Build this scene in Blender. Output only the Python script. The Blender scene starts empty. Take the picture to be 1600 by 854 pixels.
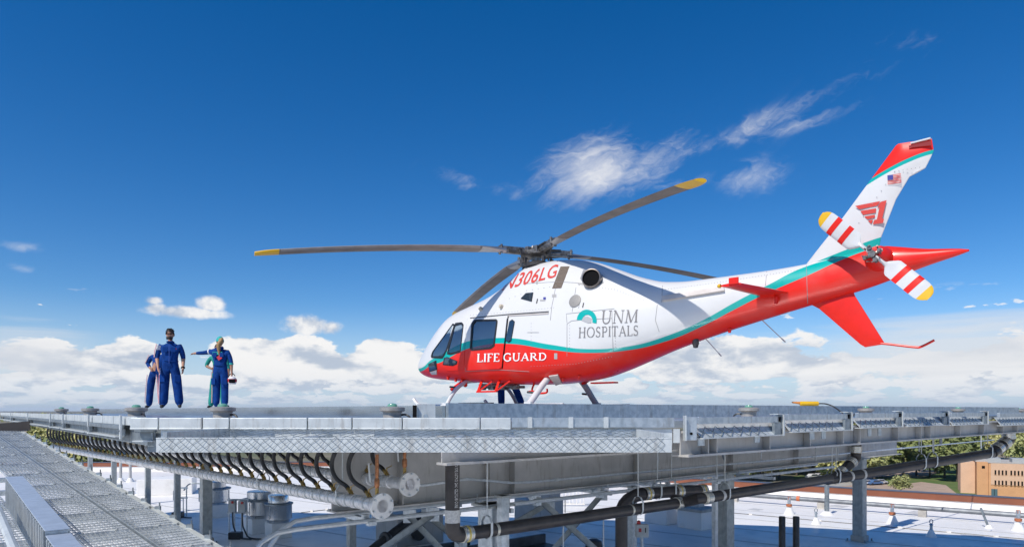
import bpy, bmesh, math, random
from math import sin, cos, pi, radians, sqrt, atan2
from mathutils import Vector, Matrix
S = bpy.context.scene
COL = S.collection
random.seed(7)
V = Vector
# ---------------------------------------------------------------- camera
F, CX, HY, EZ = 1056.0, 800.0, 641.0, 20.0        # focal length in photo pixels, horizon row, eye height above ground
cam = bpy.data.cameras.new('camera'); camo = bpy.data.objects.new('camera', cam); COL.objects.link(camo)
camo.location = (0, 0, EZ); camo.rotation_euler = (pi/2, 0, 0)
cam.sensor_width = 36; cam.lens = F/1600*36; cam.shift_y = (HY-427)/1600
cam.clip_start = .05; cam.clip_end = 60000
S.camera = camo
S.view_settings.view_transform = 'Standard'; S.view_settings.look = 'None'
S.view_settings.exposure = 0.0; S.view_settings.gamma = 1
S.cycles.max_bounces = 6
def P(px, py, d):
    """point on the camera ray of photo pixel (px,py) at depth d"""
    return V(((px-CX)*d/F, d, EZ+(HY-py)*d/F))
# ---------------------------------------------------------------- light
SUN_EL = radians(49)
SUN_AZ = atan2(-.652, -.758)            # direction towards the sun, atan2(x, y)
sun = bpy.data.lights.new('sun', 'SUN'); suno = bpy.data.objects.new('sun', sun); COL.objects.link(suno)
sun.energy = 4.2; sun.angle = radians(.53); sun.color = (1, .95, .87)
tos = V((sin(SUN_AZ)*cos(SUN_EL), cos(SUN_AZ)*cos(SUN_EL), sin(SUN_EL)))
suno.rotation_euler = tos.to_track_quat('Z', 'Y').to_euler(); suno.location = (-40, -40, 80)
# ---------------------------------------------------------------- node helper
class NT:
    def __init__(s, nt): s.nt = nt; s.n = nt.nodes; s.l = nt.links
    def new(s, t, **k):
        n = s.n.new(t)
        for a, v in k.items(): setattr(n, a, v)
        return n
    def put(s, sock, v):
        if isinstance(v, bpy.types.NodeSocket): s.l.new(v, sock)
        elif v is not None:
            if hasattr(sock.default_value, '__len__') and not hasattr(v, '__len__'): v = (v,)*len(sock.default_value)
            if hasattr(v, '__len__') and len(v) == 3 and len(sock.default_value) == 4: v = (*v, 1)
            sock.default_value = v
    def m(s, op, a, b=None, c=None, clamp=False):
        n = s.new('ShaderNodeMath', operation=op, use_clamp=clamp)
        for i, v in enumerate((a, b, c)): s.put(n.inputs[i], v)
        return n.outputs[0]
    def add(s, a, b): return s.m('ADD', a, b)
    def sub(s, a, b): return s.m('SUBTRACT', a, b)
    def mul(s, a, b): return s.m('MULTIPLY', a, b)
    def div(s, a, b): return s.m('DIVIDE', a, b)
    def mx(s, a, b): return s.m('MAXIMUM', a, b)
    def smooth(s, x, a, b):
        n = s.new('ShaderNodeMapRange', interpolation_type='SMOOTHSTEP')
        s.put(n.inputs[0], x); s.put(n.inputs[1], a); s.put(n.inputs[2], b); return n.outputs[0]
    def lin(s, x, a, b, c=0., d=1.):
        n = s.new('ShaderNodeMapRange')
        for i, v in enumerate((x, a, b, c, d)): s.put(n.inputs[i], v)
        return n.outputs[0]
    def mix(s, f, a, b, mode='MIX'):
        n = s.new('ShaderNodeMix', data_type='RGBA', blend_type=mode)
        s.put(n.inputs[0], f); s.put(n.inputs[6], a); s.put(n.inputs[7], b); return n.outputs[2]
    def noise(s, vec, scale=5., detail=4., rough=.55, dist=0., dim='3D'):
        n = s.new('ShaderNodeTexNoise', noise_dimensions=dim)
        if vec is not None: s.put(n.inputs['Vector'], vec)
        s.put(n.inputs['Scale'], scale); s.put(n.inputs['Detail'], detail)
        s.put(n.inputs['Roughness'], rough); s.put(n.inputs['Distortion'], dist)
        return n.outputs[0]
    def xyz(s, vec):
        n = s.new('ShaderNodeSeparateXYZ'); s.put(n.inputs[0], vec); return n.outputs
    def cxyz(s, x, y, z):
        n = s.new('ShaderNodeCombineXYZ')
        for i, v in enumerate((x, y, z)): s.put(n.inputs[i], v)
        return n.outputs[0]
    def ramp(s, f, stops):
        n = s.new('ShaderNodeValToRGB'); s.put(n.inputs[0], f)
        e = n.color_ramp.elements
        while len(e) < len(stops): e.new(.5)
        for q, (p, c) in zip(e, stops): q.position = p; q.color = (*c, 1) if len(c) == 3 else c
        return n.outputs[0]
# ---------------------------------------------------------------- sky
W = bpy.data.worlds.new('World'); S.world = W; W.use_nodes = True
def build_world():
    W.node_tree.nodes.clear(); t = NT(W.node_tree)
    sky = t.new('ShaderNodeTexSky', sky_type='NISHITA', sun_disc=False)
    sky.sun_elevation = SUN_EL; sky.sun_rotation = SUN_AZ % (2*pi)
    sky.altitude = 1600; sky.air_density = 1.0; sky.dust_density = .35; sky.ozone_density = 2.2
    hs = t.new('ShaderNodeHueSaturation'); t.put(hs.inputs['Color'], sky.outputs[0])
    t.put(hs.inputs['Saturation'], SKY_SAT); t.put(hs.inputs['Hue'], SKY_HUE); t.put(hs.inputs['Value'], SKY_VAL)
    base = hs.outputs[0]
    geo = t.new('ShaderNodeTexCoord'); d = t.xyz(geo.outputs['Generated'])
    rad = t.m('SQRT', t.add(t.mul(d[0], d[0]), t.mul(d[1], d[1])))
    az = t.m('ARCTAN2', d[0], d[1])                   # 0 straight ahead, positive to the right
    el = t.div(d[2], t.mx(rad, .02))                  # tangent of the elevation
    # clouds thin out with height: cumulus along the whole horizon
    def vec(ka, ke, z=0.): return t.cxyz(t.mul(az, ka), t.mul(el, ke), z)
    def blob(a0, e0, ra, re, soft=1.):
        x = t.div(t.sub(az, a0), ra); y = t.div(t.sub(el, e0), re)
        r = t.add(t.mul(x, x), t.mul(y, y))
        return t.m('EXPONENT', t.mul(r, -soft))
    def A(px): return math.atan((px-CX)/F)
    def E(px, py): return (HY-py)/F*cos(A(px))
    white = CLOUD_W; grey = CLOUD_G
    col = base
    # pale veil close to the horizon
    veil = t.mul(t.smooth(el, .16, -.005), .9)
    col = t.mix(veil, col, HORIZON_C)
    # high streaky cirrus patches
    dn = t.noise(vec(3.0, 5.0, 3.1), 2.2, 4, .6)
    wv = t.cxyz(t.add(t.mul(az, 4.6), t.mul(dn, 1.1)), t.add(t.mul(el, 11.), t.add(t.mul(az, -3.6), t.mul(dn, 1.5))), 2.0)
    str1 = t.noise(wv, 1.5, 10, .60, .25); fine = t.noise(wv, 7., 6, .65, .3)
    msk = None
    def streak(px, py, rx, ry, deg):
        c, s_ = cos(radians(deg)), sin(radians(deg)); dx, dy = t.sub(az, A(px)), t.sub(el, E(px, py))
        x = t.div(t.add(t.mul(dx, c), t.mul(dy, s_)), rx/F); y = t.div(t.sub(t.mul(dy, c), t.mul(dx, s_)), ry/F)
        return t.m('EXPONENT', t.mul(t.add(t.mul(x, x), t.mul(y, y)), -1.))
    for (px, py, rx, ry, deg, k) in [(930, 268, 95, 46, 12, 1.0), (1000, 262, 130, 36, 18, .74), (1130, 220, 190, 20, 19, .50), (1160, 278, 60, 24, 4, .68), (1070, 282, 90, 20, 0, .55), (1370, 115, 130, 44, 22, .34), (760, 290, 110, 18, -14, .44), (1260, 190, 150, 14, 8, .36),
                                     (30, 385, 26, 8, 0, .62), (35, 420, 16, 7, 0, .55)]:
        b = t.mul(streak(px, py, rx, ry, deg), k)
        msk = b if msk is None else t.mx(msk, b)
    cir = t.mul(t.smooth(t.add(t.mul(msk, .50), t.add(t.mul(str1, 1.0), t.mul(fine, .30))), .74, 1.48), t.smooth(msk, .02, .30))
    col = t.mix(t.mul(cir, 1.0), col, white)
    # small separate puffs
    pn = t.noise(vec(26, 30, .7), 1.0, 7, .62)
    msk = None
    for (px, py, rx, ry, k) in [(290, 488, 60, 10, 1.), (330, 474, 22, 13, 1.), (245, 482, 18, 10, 1.), (480, 508, 40, 18, 1.), (515, 512, 25, 14, .9), (460, 500, 22, 10, .8), (240, 470, 14, 8, .9)]:
        b = t.mul(blob(A(px), E(px, py), rx/F*1.2, ry/F*1.2), k)
        msk = b if msk is None else t.mx(msk, b)
    pf = t.smooth(t.add(t.mul(msk, .75), t.mul(pn, .7)), .70, 1.0)
    col = t.mix(t.mul(pf, .95), col, t.mix(t.smooth(pn, .35, .62), grey, white))
    # cumulus banks along the whole horizon, lit from above
    for i, (e0, w, ka, ke, seed, amp, off, dens) in enumerate([(.060, .036, 8., 19., 1.3, .33, .20, .97), (.036, .018, 14., 38., 5.7, .26, .17, .92), (.017, .011, 20., 75., 9.2, .22, .17, .8)]):
        def field(dz): return t.noise(t.cxyz(t.mul(az, ka), t.mul(t.add(el, dz), ke), seed), 1.0, 9, .58, .15)
        n = field(0.); n2 = field(.55/ke); n3 = t.noise(t.cxyz(t.mul(az, ka*.35), t.mul(el, ke*.3), seed+4), 1.0, 2, .5)
        y = t.div(t.sub(el, e0), w); bias = t.sub(t.mul(t.m('EXPONENT', t.mul(t.mul(y, y), -1.)), amp), off)
        bias = t.add(bias, t.mul(t.sub(n3, .5), .45))
        if i == 0:
            for (px, py, rx, ry, k) in [(205, 552, 34, 34, .34), (120, 585, 70, 22, .16), (410, 556, 80, 36, .32), (610, 550, 55, 42, .34), (470, 560, 70, 26, .14), (1080, 553, 90, 36, .28), (1180, 545, 40, 16, .22), (310, 575, 22, 40, -.35), (540, 540, 30, 30, -.2), (30, 545, 50, 20, .1), (1330, 590, 100, 26, -.08), (1500, 560, 90, 22, .06)]:
                bias = t.add(bias, t.mul(blob(A(px), E(px, py), rx/F, ry/F), k))
        cov = t.mul(t.mul(t.smooth(t.add(n, bias), .505, .55), dens), t.smooth(el, .165, .12))
        lit = t.add(t.mul(t.sub(n, n2), 3.6), t.add(.42, t.mul(t.sub(el, e0), [4.5, 6., 6.][i])))
        cc = t.mix(t.smooth(lit, -.05, .68), grey, white)
        cc = t.mix(t.mul(t.smooth(el, .07, .0), .5), cc, HORIZON_C)
        col = t.mix(cov, col, cc)
    # thin sheet to the right and streaks low on the left
    st = t.noise(vec(2.6, 34, 4.4), 1.0, 6, .55, .2)
    sm = t.mx(t.mul(blob(A(1560), E(1560, 545), .24, .045), .95), t.mul(blob(A(30), E(30, 548), .10, .035), .8))
    sheet = t.mul(t.smooth(t.add(t.mul(sm, .55), st), .62, 1.02), t.smooth(sm, .02, .2))
    col = t.mix(t.mul(sheet, .8), col, t.mix(.45, white, grey))
    bg = t.new('ShaderNodeBackground'); t.put(bg.inputs[0], col); t.put(bg.inputs[1], .1)
    out = t.new('ShaderNodeOutputWorld'); t.l.new(bg.outputs[0], out.inputs[0])
SKY_SAT, SKY_HUE, SKY_VAL = 1.42, .506, 1.24
CLOUD_W, CLOUD_G, HORIZON_C = (9.5, 9.4, 9.3), (5.0, 5.7, 6.8), (4.9, 6.2, 7.9)
build_world()
# ---------------------------------------------------------------- materials
def mat(name, col, rough=.6, metal=0., var=.0, vscale=4., bump=0., bscale=30., spec=.5, col2=None, coat=0., vdetail=5, stretch=None, vlo=.35, vhi=.68, stain=0.):
    """plain surface with noise-driven colour variation between col and col2 and fine relief"""
    m = bpy.data.materials.new(name); m.use_nodes = True
    t = NT(m.node_tree); b = t.n['Principled BSDF']
    b.inputs['Roughness'].default_value = rough; b.inputs['Metallic'].default_value = metal
    b.inputs['Specular IOR Level'].default_value = spec
    if coat: b.inputs['Coat Weight'].default_value = coat; b.inputs['Coat Roughness'].default_value = .05
    tc = t.new('ShaderNodeTexCoord'); v = tc.outputs['Object']
    if stretch:
        mp = t.new('ShaderNodeMapping'); t.put(mp.inputs[0], v); t.put(mp.inputs['Scale'], stretch); v = mp.outputs[0]
    if var or col2:
        n = t.noise(v, vscale, vdetail, .6)
        c2 = col2 or tuple(c*(1-var) for c in col)
        t.put(b.inputs['Base Color'], t.mix(t.smooth(n, vlo, vhi), col, c2))
        t.put(b.inputs['Roughness'], t.lin(n, .2, .8, max(.02, rough-.08), min(1, rough+.08)))
    else: t.put(b.inputs['Base Color'], col)
    if stain:
        mp = t.new('ShaderNodeMapping'); t.put(mp.inputs[0], tc.outputs['Object']); t.put(mp.inputs['Scale'], (9, 9, 1.1)); n = t.noise(mp.outputs[0], 1.6, 6, .65)
        src = b.inputs['Base Color'].links[0].from_socket if b.inputs['Base Color'].links else col
        t.put(b.inputs['Base Color'], t.mix(t.mul(t.smooth(n, .52, .72), stain), src, (.20, .165, .13)))
    if bump:
        n = t.noise(v, bscale, 4, .6); bp = t.new('ShaderNodeBump'); t.put(bp.inputs['Strength'], bump)
        t.put(bp.inputs['Distance'], .01); t.put(bp.inputs['Height'], n); t.l.new(bp.outputs[0], b.inputs['Normal'])
    return m
M = {}
M['galv'] = mat('galvanised_steel', (.56, .61, .64), .42, .75, vscale=14, col2=(.40, .46, .50), bump=.05, vdetail=8, stain=.42)
M['galv_pale'] = mat('pale_galvanised_steel', (.60, .635, .635), .5, .2, vscale=9, col2=(.49, .53, .54), bump=.05, vdetail=8, stain=.42)
M['galv_dark'] = mat('dark_galvanised_steel', (.30, .34, .36), .5, .6, vscale=10, col2=(.20, .23, .25), bump=.06, vdetail=8)  # dark tone, also used where shade is put into the colour
M['alum'] = mat('brushed_aluminium', (.55, .58, .60), .33, .85, vscale=3, col2=(.44, .48, .51), stretch=(.6, .6, 6))
M['alum_mirror'] = mat('smooth_aluminium_edge', (.62, .65, .67), .12, .95, vscale=2, col2=(.52, .56, .59))
M['steel'] = mat('grey_primed_steel', (.42, .415, .40), .5, .2, vscale=2.2, col2=(.52, .51, .49), bump=.04, vdetail=7, stain=.42)
M['steel_dark'] = mat('dark_steel', (.11, .12, .14), .5, .4, vscale=3, col2=(.07, .075, .085))
M['column'] = mat('column_galvanised', (.46, .49, .48), .5, .4, vscale=7, col2=(.33, .36, .36), bump=.05, vdetail=8, stain=.42)
M['stainless'] = mat('stainless_steel', (.66, .67, .68), .28, .95, vscale=5, col2=(.5, .52, .53), stretch=(1, 1, .2))
M['brass'] = mat('brass', (.52, .37, .13), .35, .9, vscale=40, col2=(.32, .2, .07))
M['copper'] = mat('copper', (.50, .22, .10), .4, .8, vscale=30, col2=(.30, .14, .08))
M['rubber'] = mat('black_rubber', (.022, .022, .024), .42, 0, vscale=12, col2=(.04, .04, .042))
M['pvc'] = mat('black_pvc', (.028, .025, .026), .38, 0, vscale=5, col2=(.055, .048, .046), bump=.03)
M['white_print'] = mat('white_print', (.75, .75, .74), .6)
M['band'] = mat('stainless_band', (.72, .70, .62), .35, .6, vscale=20, col2=(.55, .52, .42))
M['band_yellow'] = mat('yellow_band', (.68, .52, .10), .5, .1)
M['pvc_light'] = mat('pale_label', (.62, .62, .6), .55, 0, vscale=40, col2=(.45, .45, .44))
M['conduit'] = mat('conduit_steel', (.62, .66, .68), .4, .5, vscale=12, col2=(.5, .54, .56))
M['lamp_body'] = mat('lamp_cast_aluminium', (.42, .40, .37), .5, .4, vscale=8, col2=(.30, .28, .26))
M['yellow'] = mat('yellow_plastic', (.80, .50, .02), .4, 0, vscale=9, col2=(.70, .40, .02))
M['red_box'] = mat('red_plastic', (.5, .03, .03), .4)
M['grey_box'] = mat('grey_enclosure', (.55, .57, .56), .5, 0, vscale=6, col2=(.46, .48, .47))
M['concrete'] = mat('concrete', (.50, .47, .42), .85, 0, vscale=5, col2=(.38, .36, .33), bump=.2)
M['dark'] = mat('near_black', (.008, .008, .009), .9, spec=.1)
g = bpy.data.materials.new('green_lens'); g.use_nodes = True; t = NT(g.node_tree); b = t.n['Principled BSDF']
t.put(b.inputs['Base Color'], (.15, .31, .25)); t.put(b.inputs['Roughness'], .12)
t.put(b.inputs['Emission Color'], (.12, .9, .4)); t.put(b.inputs['Emission Strength'], .06)
M['lens'] = g
# ---------------------------------------------------------------- mesh helpers
class MB:
    def __init__(s): s.v = []; s.f = []; s.mi = []; s.cur = 0
    def addv(s, vs, fs):
        o = len(s.v); s.v += [tuple(q) for q in vs]; s.f += [tuple(i+o for i in q) for q in fs]; s.mi += [s.cur]*len(fs)
        return s
    def box(s, c, size, R=None):
        R = R or Matrix.Identity(3); c = V(c); h = V(size)/2
        vs = [c + R @ V((h.x*a, h.y*b, h.z*d)) for a in (-1, 1) for b in (-1, 1) for d in (-1, 1)]
        return s.addv(vs, [(0, 1, 3, 2), (4, 6, 7, 5), (0, 4, 5, 1), (2, 3, 7, 6), (0, 2, 6, 4), (1, 5, 7, 3)])
    def bar(s, a, b, w, h, up=V((0, 0, 1))):
        """rectangular bar from a to b: w across, h along up"""
        a, b = V(a), V(b); x = (b-a).normalized(); y = V(up).cross(x)
        y = y.normalized() if y.length > 1e-6 else V((1, 0, 0)).cross(x).normalized()
        z = x.cross(y)
        R = Matrix((x, y, z)).transposed()
        return s.box((a+b)/2, ((b-a).length, w, h), R)
    def cyl(s, a, b, r0, r1=None, n=12, cap=True):
        return s.tube([a, b], [r0, r0 if r1 is None else r1], n, cap)
    def tube(s, path, r, n=8, cap=True):
        path = [V(q) for q in path]; k = len(path)
        rs = r if hasattr(r, '__len__') else [r]*k
        up = None; vs = []
        for i, q in enumerate(path):
            d = (path[min(i+1, k-1)]-path[max(i-1, 0)])
            d = d.normalized() if d.length > 1e-9 else V((0, 0, 1))
            if up is None:
                up = V((0, 0, 1)) if abs(d.z) < .9 else V((1, 0, 0))
            x = up.cross(d)
            if x.length < 1e-6: x = V((1, 0, 0)).cross(d)
            x.normalize(); y = d.cross(x); up = y
            vs += [q + (x*cos(2*pi*j/n)+y*sin(2*pi*j/n))*rs[i] for j in range(n)]
        fs = [(i*n+j, i*n+(j+1) % n, (i+1)*n+(j+1) % n, (i+1)*n+j) for i in range(k-1) for j in range(n)]
        if cap: fs += [tuple(range(n))[::-1], tuple((k-1)*n+j for j in range(n))]
        return s.addv(vs, fs)
    def lathe(s, prof, o=(0, 0, 0), R=None, n=20, cap=True):
        """prof: (radius, height) pairs turned round the z axis"""
        R = R or Matrix.Identity(3); o = V(o); k = len(prof)
        vs = [o + R @ V((r*cos(2*pi*j/n), r*sin(2*pi*j/n), z)) for r, z in prof for j in range(n)]
        fs = [(i*n+j, i*n+(j+1) % n, (i+1)*n+(j+1) % n, (i+1)*n+j) for i in range(k-1) for j in range(n)]
        if cap: fs += [tuple(range(n))[::-1], tuple((k-1)*n+j for j in range(n))]
        return s.addv(vs, fs)
    def prism(s, pts, off):
        """closed prism: polygon pts extruded by vector off"""
        n = len(pts); pts = [V(q) for q in pts]; off = V(off)
        vs = pts + [q+off for q in pts]
        return s.addv(vs, [tuple(range(n))[::-1], tuple(range(n, 2*n))] + [(i, (i+1) % n, n+(i+1) % n, n+i) for i in range(n)])
    def build(s, name, mats, parent=None, smooth=False, label=None, kind=None, bevel=0., clean=True, ang=40):
        me = bpy.data.meshes.new(name); me.from_pydata(s.v, [], s.f)
        mats = mats if isinstance(mats, (list, tuple)) else [mats]
        for q in mats: me.materials.append(q)
        if len(mats) > 1: me.polygons.foreach_set('material_index', s.mi)
        if clean:
            bm = bmesh.new(); bm.from_mesh(me); bmesh.ops.recalc_face_normals(bm, faces=bm.faces); bm.to_mesh(me); bm.free()
        if smooth:
            me.polygons.foreach_set('use_smooth', [True]*len(me.polygons))
            if smooth != 'all': me.set_sharp_from_angle(angle=radians(ang))
        me.update()
        return link(name, me, parent, label, kind, bevel)
def link(name, me, parent=None, label=None, kind=None, bevel=0.):
    o = bpy.data.objects.new(name, me); COL.objects.link(o)
    if parent: o.parent = parent
    if label: o['label'] = label
    if kind: o['kind'] = kind
    if bevel:
        md = o.modifiers.new('bevel', 'BEVEL'); md.width = bevel; md.segments = 2; md.limit_method = 'ANGLE'
    return o
def tag(o, label, cat, group=None):
    o['label'] = label; o['category'] = cat
    if group: o['group'] = group
    return o
def thing(name, label, cat, loc=(0, 0, 0), rz=0., group=None):
    o = bpy.data.objects.new(name, None); COL.objects.link(o); o.empty_display_size = .1
    o.location = loc; o.rotation_euler = (0, 0, rz); return tag(o, label, cat, group)
def rel(o, pts):
    """world points to the local frame of a thing without scale"""
    R = Matrix.Rotation(-o.rotation_euler.z, 3, 'Z'); return [R @ (V(q)-V(o.location)) for q in pts]
def copy_tree(o, loc, rz=None, label=None):
    c = o.copy(); COL.objects.link(c); c.location = loc
    if rz is not None: c.rotation_euler = (0, 0, rz)
    if label: c['label'] = label
    for ch in o.children:
        k = ch.copy(); COL.objects.link(k); k.parent = c
        for g_ in ch.children:
            q = g_.copy(); COL.objects.link(q); q.parent = k
    return c
def spline(pts, n=8):
    """Catmull-Rom through 3-d points"""
    pts = [V(q) for q in pts]; out = []
    for i in range(len(pts)-1):
        p0, p1, p2, p3 = pts[max(i-1, 0)], pts[i], pts[i+1], pts[min(i+2, len(pts)-1)]
        for j in range(n):
            u = j/n
            out.append(.5*((2*p1)+(p2-p0)*u+(2*p0-5*p1+4*p2-p3)*u*u+(3*p1-p0-3*p2+p3)*u**3))
    return out+[pts[-1]]
# ================================================================ helicopter (local axes: x aft of the nose, y to its right, z up)
TH = .711
HO = V((-2.181, 16.451, EZ+.053))
fwd = V((-cos(TH), sin(TH), 0)); lft = V((-sin(TH), -cos(TH), 0))
heli = thing('helicopter', 'white and red rescue helicopter with a teal stripe parked on the landing pad', 'helicopter', HO)
heli.rotation_euler = (0, 0, atan2(-fwd.y, -fwd.x))
def to_h(w):
    w = V(w)-HO; return V((-w.dot(fwd), -w.dot(lft), w.z))
EYE_H = to_h((0, 0, EZ))
ST = [  # x, bottom, top, half width, height of widest point, upper exponent, lower exponent
 (-.02, .965, .985, .015, .975, 2, 2), (.05, .87, 1.09, .16, .98, 2, 2.1), (.2, .785, 1.24, .31, 1.0, 2, 2.2), (.5, .71, 1.56, .48, 1.02, 2, 2.4),
 (.9, .665, 1.92, .63, 1.05, 2.1, 2.7), (1.3, .63, 2.16, .73, 1.08, 2.25, 3), (1.9, .575, 2.30, .80, 1.1, 2.4, 3.4), (2.4, .54, 2.42, .83, 1.15, 2.35, 3.6),
 (2.9, .51, 2.64, .84, 1.15, 2.15, 3.6), (3.2, .50, 2.84, .84, 1.2, 2.0, 3.6), (3.45, .49, 2.98, .84, 1.2, 1.95, 3.6), (4.0, .49, 3.0, .84, 1.2, 1.92, 3.5),
 (4.6, .52, 2.94, .83, 1.2, 1.92, 3.2), (5.1, .575, 2.81, .80, 1.25, 1.95, 2.8), (5.6, .69, 2.60, .74, 1.33, 1.95, 2.5), (6.1, .84, 2.39, .65, 1.43, 2.0, 2.3),
 (6.6, 1.0, 2.25, .54, 1.53, 2.1, 2.2), (7.1, 1.14, 2.21, .44, 1.62, 2.2, 2.1), (7.7, 1.29, 2.21, .355, 1.70, 2.2, 2), (8.4, 1.45, 2.215, .285, 1.79, 2.1, 2),
 (9.0, 1.58, 2.24, .235, 1.87, 2, 2), (9.6, 1.70, 2.31, .195, 1.97, 2, 2), (10.0, 1.80, 2.36, .18, 2.06, 2, 2), (10.2, 1.86, 2.32, .165, 2.08, 2, 2),
 (10.6, 1.985, 2.225, .10, 2.11, 2, 2), (11.0, 2.085, 2.165, .035, 2.125, 2, 2), (11.1, 2.115, 2.14, .01, 2.127, 2, 2)]
def station(x):
    x = min(max(x, ST[0][0]), ST[-1][0])
    i = 0
    while i < len(ST)-2 and x > ST[i+1][0]: i += 1
    a, b = ST[i], ST[i+1]; h = b[0]-a[0]; u = (x-a[0])/h; r = []
    for k in range(1, 7):
        def sl(j):
            if j == 0: return (ST[1][k]-ST[0][k])/(ST[1][0]-ST[0][0])
            if j == len(ST)-1: return (ST[j][k]-ST[j-1][k])/(ST[j][0]-ST[j-1][0])
            d0 = (ST[j][k]-ST[j-1][k])/(ST[j][0]-ST[j-1][0]); d1 = (ST[j+1][k]-ST[j][k])/(ST[j+1][0]-ST[j][0])
            return 0 if d0*d1 <= 0 else 2*d0*d1/(d0+d1)
        m0, m1 = sl(i)*h, sl(i+1)*h
        r.append((2*u**3-3*u*u+1)*a[k]+(u**3-2*u*u+u)*m0+(-2*u**3+3*u*u)*b[k]+(u**3-u*u)*m1)
    return r
def halfy(x, z):
    if x < ST[0][0] or x > ST[-1][0]: return -1
    zb, zt, hw, zw, nu, nl = station(x)
    if z >= zt or z <= zb: return -min(abs(z-zt), abs(z-zb))-.001
    if z >= zw: return hw*(1-((z-zw)/(zt-zw))**nu)**(1/nu)
    return hw*(1-((zw-z)/(zw-zb))**nl)**(1/nl)
def on_body(px, py, off=0.):
    """point of the fuselage skin seen at a photo pixel, lifted outwards by off"""
    d = to_h(V(((px-CX)/F, 1, (HY-py)/F))+V((0, 0, EZ)))-to_h((0, 0, EZ))
    f = lambda t: (lambda q: abs(q.y)-halfy(q.x, q.z))(EYE_H+d*t)
    t = 6.; best = (9, 0); hit = None; prev = f(t)
    while t < 21:
        t += .06; c = f(t)
        if c < best[0]: best = (c, t)
        if c <= 0:
            lo, hi = t-.06, t
            for _ in range(18):
                mid = (lo+hi)/2
                if f(mid) > 0: lo = mid
                else: hi = mid
            hit = hi; break
    q = EYE_H+d*(hit or best[1])
    if not hit:
        zb, zt = station(q.x)[:2]; q.z = min(max(q.z, zb+.005), zt-.005); q.y = -halfy(q.x, q.z)
    n = skin_n(q); return q+n*off
def skin_n(q):
    e = .02; s = -1 if q.y <= 0 else 1
    h = lambda x, z: halfy(x, z)
    dx = (h(q.x+e, q.z)-h(q.x-e, q.z))/(2*e); dz = (h(q.x, q.z+e)-h(q.x, q.z-e))/(2*e)
    dx = max(-2, min(2, dx)); dz = max(-3, min(3, dz))
    return V((-dx, s, -dz)).normalized()
def plane_y(px, py, y):
    d = to_h(V(((px-CX)/F, 1, (HY-py)/F))+V((0, 0, EZ)))-to_h((0, 0, EZ))
    return EYE_H+d*((y-EYE_H.y)/d.y)
# ---- paint: white above, teal stripe, red below
TEAL, RED, WHITE = (.0, .40, .36), (.78, .020, .010), (.68, .675, .665)
up_px = [(661, 573), (672, 563), (690, 553), (725, 535), (760, 529), (800, 528), (860, 538), (920, 545), (980, 541), (1040, 525), (1100, 499), (1150, 471), (1200, 445), (1260, 416), (1340, 382), (1373, 369)]
lo_px = [(662, 578), (672, 571), (690, 565), (725, 547), (760, 538), (800, 537), (860, 546), (920, 551), (980, 547), (1040, 533), (1100, 508), (1150, 482), (1200, 457), (1260, 431), (1340, 396), (1373, 386)]
def paint_mat(name, coat=.12):
    m = bpy.data.materials.new(name); m.use_nodes = True; t = NT(m.node_tree); b = t.n['Principled BSDF']
    tc = t.new('ShaderNodeTexCoord'); x, y, z = t.xyz(tc.outputs['Object'])
    xn = t.div(x, 11.2)
    def curve(pts):
        n = t.new('ShaderNodeFloatCurve'); c = n.mapping.curves[0]
        pts = sorted(pts); c.points[0].location = (0, pts[0][1]/4); c.points[1].location = (1, pts[-1][1]/4)
        for q in pts: c.points.new(q[0]/11.2, q[1]/4)
        n.mapping.update(); t.put(n.inputs['Value'], xn); return t.mul(n.outputs[0], 4.)
    ups = [on_body(*q) for q in up_px]; los = [on_body(*q) for q in lo_px]
    cu, cl = curve([(q.x, q.z) for q in ups]), curve([(q.x, q.z) for q in los])
    col = t.mix(t.smooth(t.sub(z, cl), -.004, .004), RED, TEAL)
    col = t.mix(t.smooth(t.sub(z, cu), -.004, .004), col, WHITE)
    nz = t.noise(tc.outputs['Object'], 1.7, 6, .6)
    col = t.mix(t.mul(t.smooth(nz, .45, .75), .10), col, (.35, .33, .30))
    t.put(b.inputs['Base Color'], col); t.put(b.inputs['Roughness'], t.lin(nz, .3, .7, .26, .40)); b.inputs['Specular IOR Level'].default_value = .32
    b.inputs['Coat Weight'].default_value = coat; b.inputs['Coat Roughness'].default_value = .06
    return m
M['livery'] = paint_mat('helicopter_paint')
M['hwhite'] = mat('white_paint', WHITE, .28, 0, var=.06, vscale=3, coat=.5)
M['hred'] = mat('red_paint', RED, .34, 0, var=.12, vscale=3, coat=.1, spec=.32)
M['hteal'] = mat('teal_paint', TEAL, .3, 0, coat=.4)
M['glass'] = mat('tinted_glass', (.03, .055, .085), .035, .35, spec=1., coat=1.)
M['bluedark'] = mat('window_gasket', (.016, .017, .02), .5)
M['blade'] = mat('rotor_blade_grey', (.20, .165, .145), .5, 0, vscale=2.5, col2=(.15, .125, .112))
M['blade_lit_tone'] = mat('blade_lit_edge_tone', (.34, .31, .30), .4, .2, vscale=3, col2=(.26, .235, .22))  # lighter tone imitates sun on the upper blade edge
M['blade_edge'] = mat('worn_leading_edge', (.42, .42, .42), .35, .8)
M['tip_yellow'] = mat('yellow_paint', (.80, .47, .02), .4, 0, var=.08, vscale=2)
M['hubmetal'] = mat('rotor_hub_metal', (.30, .28, .26), .4, .7, vscale=14, col2=(.12, .11, .10))
M['hubdark'] = mat('rotor_hub_dark', (.05, .05, .055), .45, .3, vscale=9, col2=(.09, .085, .08))
M['intake'] = mat('intake_screen', (.17, .13, .10), .7, 0, vscale=60, col2=(.10, .075, .06))
M['seam'] = mat('panel_seam', (.30, .30, .30), .7)
M['fairing'] = mat('beige_fairing', (.62, .56, .52), .45, 0, var=.15)
M['letter_grey'] = mat('grey_lettering', (.20, .19, .19), .5)
M['letter_red'] = mat('red_lettering', (.62, .05, .035), .5)
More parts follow.
